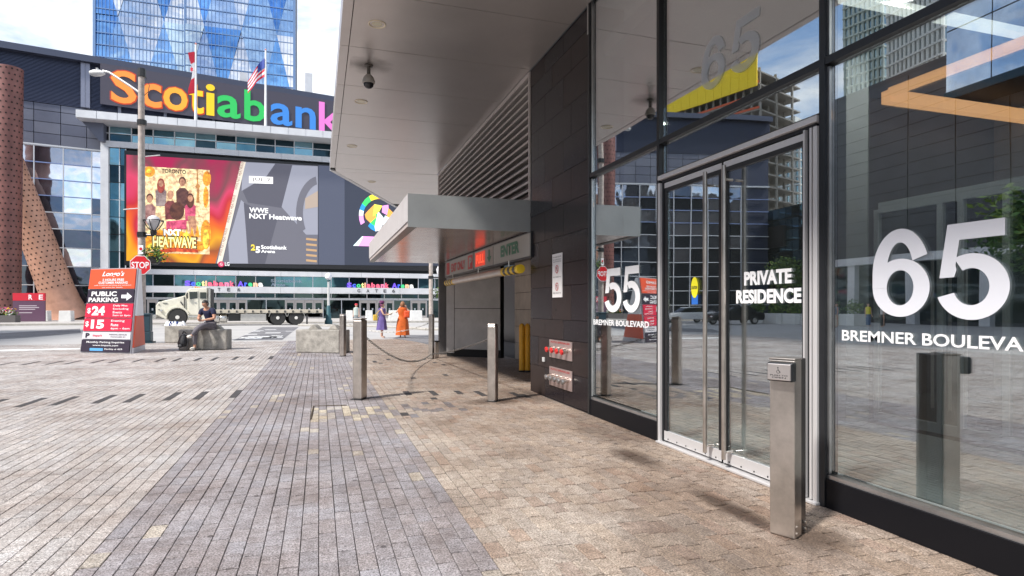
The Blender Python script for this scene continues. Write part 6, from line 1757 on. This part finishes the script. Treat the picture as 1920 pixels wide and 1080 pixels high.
skinned('polo_shirt', sh, [('pel','wai'),('wai','che'),('che','sho'),('sho','sl'),('sl','ml'),('sho','sr'),('sr','mr')], mat('navy_cotton', (.012, .015, .05), .85, var=.2, vscale=10), man)
trs = fatter(['pel','hl','kl','al','hr','kr','ar'], .02)
trs['ar'] = (*V_['ar'][:2], .17, .062); 
skinned('trousers', trs, [('pel','hl'),('hl','kl'),('kl','al'),('pel','hr'),('hr','kr'),('kr','ar')], mat('grey_denim', (.13, .12, .14), .85, var=.25, vscale=12), man)
sneak = mat('sneaker', (.75, .72, .66), .6)
for a, b in (('al','tl'), ('ar','tr')):
    skinned('shoe', {'x': (*V_[a][:2], V_[a][2]-.02, .066), 'm': (*mid(a, b, .6)[:2], mid(a, b, .6)[2]-.0, .066, .056), 'y': (V_[b][0]*1.0, V_[b][1], V_[b][2]+.0, .058, .048)}, [('x', 'm'), ('m', 'y')], sneak, man)
hc = Vector(V_['hd1'][:3])+Vector((0, 0, .055))+g
head(man, hc, .108, (f_.x, f_.y, -.45), skin_a, hair_d)
ph_c = Vector(mq(0, .44, 1.02)[:3])+g
ph = thing('phone', 'dark phone held by the seated man', 'phone', ph_c)
MB(Matrix.Translation(ph_c) @ Matrix.Rotation(math.atan2(rs.y, rs.x), 4, 'Z') @ Matrix.Rotation(R(40), 4, 'X')).box(-.038, .038, -.005, .005, -.07, .08).build('case', black, ph, bevel=.004)
# backpack on the ground
bp = ground_at(341, 658)
bk = thing('backpack', 'stuffed black backpack on the ground beside the seated man', 'backpack', (bp.x, bp.y, 0))
fab = mat('black_nylon', (.018, .018, .022), .6, var=.4, vscale=20, bump=.3, bscale=25)
skinned('pack', {'a': (0, 0, .12, .17, .15), 'b': (.02, .02, .3, .17, .15), 'c': (.05, .04, .46, .13, .11), 'd': (.07, .05, .55, .06)}, [('a','b'),('b','c'),('c','d')], fab, bk)
skinned('pocket', {'a': (-.03, -.15, .1, .11, .07), 'b': (-.02, -.14, .24, .10, .06)}, [('a','b')], fab, bk)
MB().path([(bp.x+.03, bp.y-.05, .56), (bp.x+.07, bp.y-.1, .64), (bp.x+.14, bp.y-.05, .56)], .015, 6).build('handle', fab, bk)
MB().path([(bp.x+.15, bp.y-.1, .5), (bp.x+.22, bp.y-.15, .3), (bp.x+.16, bp.y-.14, .08)], .02, 6).build('strap', fab, bk)

# ------------------------------------------------------------------ the far side of the plaza, seen in the lobby glass
def xy(v): return (v.x, v.y)
dk = thing('tiled_building', 'long dark tiled building with a pale arcade across the plaza, seen in the glass', 'building', (-42, 47, 0))
MB().box(-70, -42.3, -60, 47.7, 0, 22.3).build('body', mat('tiled_dark', (.05, .052, .062), .45, var=.2, vscale=.5), dk)
st_ = MB()
for j in range(14):
    for i in range(26): st_.box(-42.28, -42.2, -57+i*4+.05, -53+i*4-.05, 6.2+j*1.12, 7.27+j*1.12)
stuff(st_.build('cladding_tile', mat('tiled_dark2', (.065, .068, .08), .35, var=.25, vscale=.4), dk))
for i in range(13): MB().box(-42.2, -41.6, 44-i*6, 44.8-i*6, 0, 5.4).build('column', band, dk)
MB().box(-42.25, -41.4, -30, 47.6, 5.41, 6.1).build('arcade_beam', band, dk)
MB().box(-42.28, -42.22, -30, 47.6, .3, 5.4).build('shop_window', mirror_glass('shop_dark', (.08, .10, .11)), dk)
# teal podium with a dark sign
a, b = mirrored(1385, 577, 96), mirrored(1552, 577, 78)
TFm = Frame(xy(a), (b.x-a.x, b.y-a.y)) if False else Frame(xy(b), (a.x-b.x, a.y-b.y))
Lp = (b-a).length
pod = thing('glass_podium', 'low teal glass building with a dark logo sign, seen reflected in the entrance doors', 'building', (b.x, b.y, 0))
MB(TFm.m).box(0, Lp, .3, 25, 0, 15.8).build('body', MATS['atrium_dark'], pod)
for j in range(8):
    for i in range(14):
        MB(TFm.m).box(Lp*i/14+.06, Lp*(i+1)/14-.06, .1, .29, 3.2+j*1.56+.06, 3.2+(j+1)*1.56-.06).build('window_pane', random.choice(tglass), pod)
MB(TFm.m).box(0, Lp, -.1, .28, 2.4, 3.15).build('canopy', mat('podium_dark', (.03, .03, .06), .5), pod)
MB(TFm.m).box(Lp*.42, Lp*.85, -.4, .05, 10.2, 13.2).build('sign_box', black, pod)
text('IBM', TFm, Lp*.62, Lp*.80, 11.2, 12.6, white, pod, -.45, .02)
def block_tower(label, p0, p1, ztop, m_wall, m_glass, dep=25, fl=3.1, bays=8):
    f = Frame(xy(p1), (p0.x-p1.x, p0.y-p1.y)); L = (p1-p0).to_2d().length
    t = thing('apartment_tower', label, 'tower', (p1.x, p1.y, 0), 0)
    MB(f.m).box(0, L, .3, dep, 0, ztop).build('body', m_glass, t)
    mb = MB(f.m); z = 3
    while z < ztop: mb.box(-.3, L+.3, -.5, dep+.3, z, z+.45); z += fl
    stuff(mb.build('floor_slab', m_wall, t))
    mb = MB(f.m)
    for i in range(bays+1): mb.box(L*i/bays-.35, L*i/bays+.35, -.1, .29, 0, ztop)
    mb.build('pier', m_wall, t)
    MB(f.m).box(L*.25, L*.75, 4, dep-4, ztop, ztop+4).build('plant_room', m_wall, t)
    return t
wl_ = mat('condo_white', (.62, .63, .62), .6); cg_ = mirror_glass('condo_glass', (.30, .40, .42)); bw = mat('condo_green', (.42, .48, .45), .6)
block_tower('slim white apartment tower reflected in the door glass', mirrored(1434, 577, 230), mirrored(1500, 577, 220), 70, wl_, cg_)
block_tower('bluish apartment tower reflected left of the door mullion', mirrored(1398, 577, 260), mirrored(1430, 577, 260), 78, bw, cg_, bays=4)
block_tower('pale green apartment tower reflected high in the right pane', mirrored(1585, 577, 190), mirrored(1655, 577, 180), 110, bw, cg_)
block_tower('wide pale apartment tower reflected high in the right pane', mirrored(1665, 577, 150), mirrored(1765, 577, 135), 92, wl_, cg_, bays=12)
# half built tower with yellow screens
a, b = mirrored(1240, 577, 175), mirrored(1425, 577, 150)
f = Frame(xy(b), (a.x-b.x, a.y-b.y)); L = (a-b).to_2d().length
ct = thing('unfinished_tower', 'concrete tower under construction wrapped in yellow screens at the top', 'tower', (b.x, b.y, 0))
mb = MB(f.m)
for k in range(20): mb.box(0, L, 0, 20, k*3.2, k*3.2+.35)
stuff(mb.build('floor_slab', conc, ct))
mb = MB(f.m)
for k in range(14):
    for q in (0.5, 8, 16): mb.box(L*k/13.5, L*k/13.5+.5, q, q+.5, 0, 62)
stuff(mb.build('column', conc, ct))
mb = MB(f.m)
for k in range(12, 19): mb.box(0, L, -.15, 0, k*3.2+.36, k*3.2+.9)
mb.build('safety_net', mat('net_red', (.6, .12, .05), .7), ct)
for k in range(12):
    MB(f.m).box(L*k/12+.04, L*(k+1)/12-.04, -1.0, -.6, 57, 67+1.5*(k < 6)).build('yellow_screen', mat('screen_yellow', (.95, .68, .02), .6), ct)
# planters, shrubs, cars, trees and strollers over there
def tree(g, h, lab, r=2.6, seed=1):
    t = thing('street_tree', lab, 'tree', (g.x, g.y, 0)); rn = random.Random(seed)
    bark = mat('bark', (.09, .07, .05), .9, var=.3, vscale=8)
    MB().tube((g.x, g.y, 0), (g.x+.1, g.y, h*.55), .16, .09, n=8).build('trunk', bark, t, smooth=True)
    lm = MB()
    for k in range(7):
        a = k*.9; lm.tube((g.x+.07, g.y, h*(.3+.04*k)), (g.x+r*.6*math.cos(a), g.y+r*.6*math.sin(a), h*(.6+.05*k)), .05, .02, n=6)
    lm.build('limb', bark, t)
    for k in range(3):
        for j in range(4):
            c = (g.x+rn.uniform(-.5, .5)*r, g.y+rn.uniform(-.5, .5)*r, h*.72+rn.uniform(-.3, .3)*r)
            stuff(leaves('crown', t, c, r*.75, 260, .16, leafm[k], rn))
tree(mirrored(1960, 600, 24), 6.5, 'young leafy street tree reflected at the right edge of the glass', 2.0, 2)
tree(mirrored(1480, 600, 66), 7, 'street tree before the teal podium reflected in the door', 2.4, 5)
for i, px in enumerate((1420, 1455, 1490, 1525, 1560, 1600)):
    g = mirrored(px, 600, 52-i*1.2)
    t = thing('planter', 'pale square planter with a green shrub, ' + ('first', 'second', 'third', 'fourth', 'fifth', 'last')[i] + ' of the row reflected beyond the doors', 'planter', (g.x, g.y, 0), 0, 'planters across the plaza')
    MB().prism([(g.x-.7, g.y-.7), (g.x+.7, g.y-.7), (g.x+.7, g.y+.7), (g.x-.7, g.y+.7)], 0, .9).build('box', conc_w, t)
    for k in range(3): stuff(leaves('shrub', t, (g.x, g.y, 1.35), .75, 110, .12, leafm[k], random.Random(i*3+k), (1, 1, .9)))
def car(g, rz, lab, m_):
    t = thing('parked_car', lab, 'car', (g.x, g.y, 0), rz); M_ = wm(t)
    MB(M_).prism([(-2.25, .35), (2.2, .35), (2.3, .6), (2.15, .85), (1.1, .98), (-1.9, 1.02), (-2.3, .9), (-2.35, .6)], -.88, .88, 'y').build('body', m_, t, bevel=.07)
    MB(M_).prism([(-1.8, 1.0), (1.15, .97), (.45, 1.4), (-1.1, 1.45)], -.74, .74, 'y').build('cabin', mirror_glass('car_glass', (.05, .06, .07)), t, bevel=.05)
    MB(M_).prism([(-1.1, 1.43), (.42, 1.39), (.3, 1.47), (-1.0, 1.5)], -.7, .7, 'y').build('roof', m_, t, bevel=.02)
    for x in (-1.4, 1.4):
        for y in (-.9, .68):
            w_ = MB(M_).lathe([(.2, y), (.31, y), (.33, y+.04), (.33, y+.18), (.31, y+.22), (.2, y+.22)], (x, 0, .33), 20, 'y').build('wheel', rubber, t, smooth=True)
            MB(M_).lathe([(.001, y-.01), (.2, y), (.21, y+.02)], (x, 0, .33), 16, 'y').build('rim', chrome, w_)
    for y in (-.65, .45): MB(M_).box(2.2, 2.27, y, y+.22, .62, .74).build('headlight', white, t)
car(mirrored(1375, 600, 50), R(8), 'black car parked across the plaza, reflected between the door handles', mat('car_black', (.015, .015, .018), .2, .3))
car(mirrored(1290, 600, 56), R(8), 'white car parked farther left, reflected behind the caution sticker', mat('car_white', (.7, .7, .7), .25))
for i, (px, d, lab, c1_, c2_) in enumerate(((1568, 42, 'stroller in grey top and pale trousers reflected left in the big pane', (.2, .25, .33), (.6, .56, .48)), (1628, 44, 'stroller in a yellow top and jeans reflected in the big pane', (.8, .7, .03), (.06, .12, .25)), (1655, 43, 'stroller in a white top and black trousers reflected in the big pane', (.7, .65, .62), (.03, .03, .035)))):
    g = mirrored(px, 600, d); g.z = 0
    t = thing('person', lab, 'person', g)
    V_, E_, k = stand_verts(1.7, None, None, (.3, -.95) if i % 2 else (.9, .4))
    skinned('body', V_, E_, skin_b, t, 1)
    cloth('shirt', [(.06, 1.48, 0, 0), (.2, 1.42, 0, 0), (.2, 1.2, 0, 0), (.18, 1.0, 0, 0), (.2, .88, 0, 0)], mat('top_%d' % i, c1_, .8), t, (g.x, g.y))
    cloth('trousers', [(.2, .9, 0, 0), (.2, .6, 0, 0), (.17, .1, 0, 0)], mat('legs_%d' % i, c2_, .8), t, (g.x, g.y))
    head(t, (g.x, g.y, 1.6), .105, (.3, -.95, 0), skin_b, hair_d)

mg = thing('mirror_glass_block', 'sky reflecting glass block over the tiled building, mirrored high in the right pane', 'building', (-38, 32.8, 17.3))
for i in range(9):
    for k in range(3):
        MB().box(-38.05, -37.98, 32.7-3.2*i-3.12, 32.7-3.2*i, 17.6+4.6*k, 17.6+4.6*k+4.5).build('window_pane', mirror_glass('mirror_block', (.66, .74, .88), wob=.3), mg)
MB().box(-46, -38.1, 3.9, 32.8, 17.3, 31).build('body', dark_al, mg)
MB().box(-38.1, -37.9, 3.9, 32.8, 17.0, 17.55).build('edge_beam', MATS['atrium_glass_a'], mg)
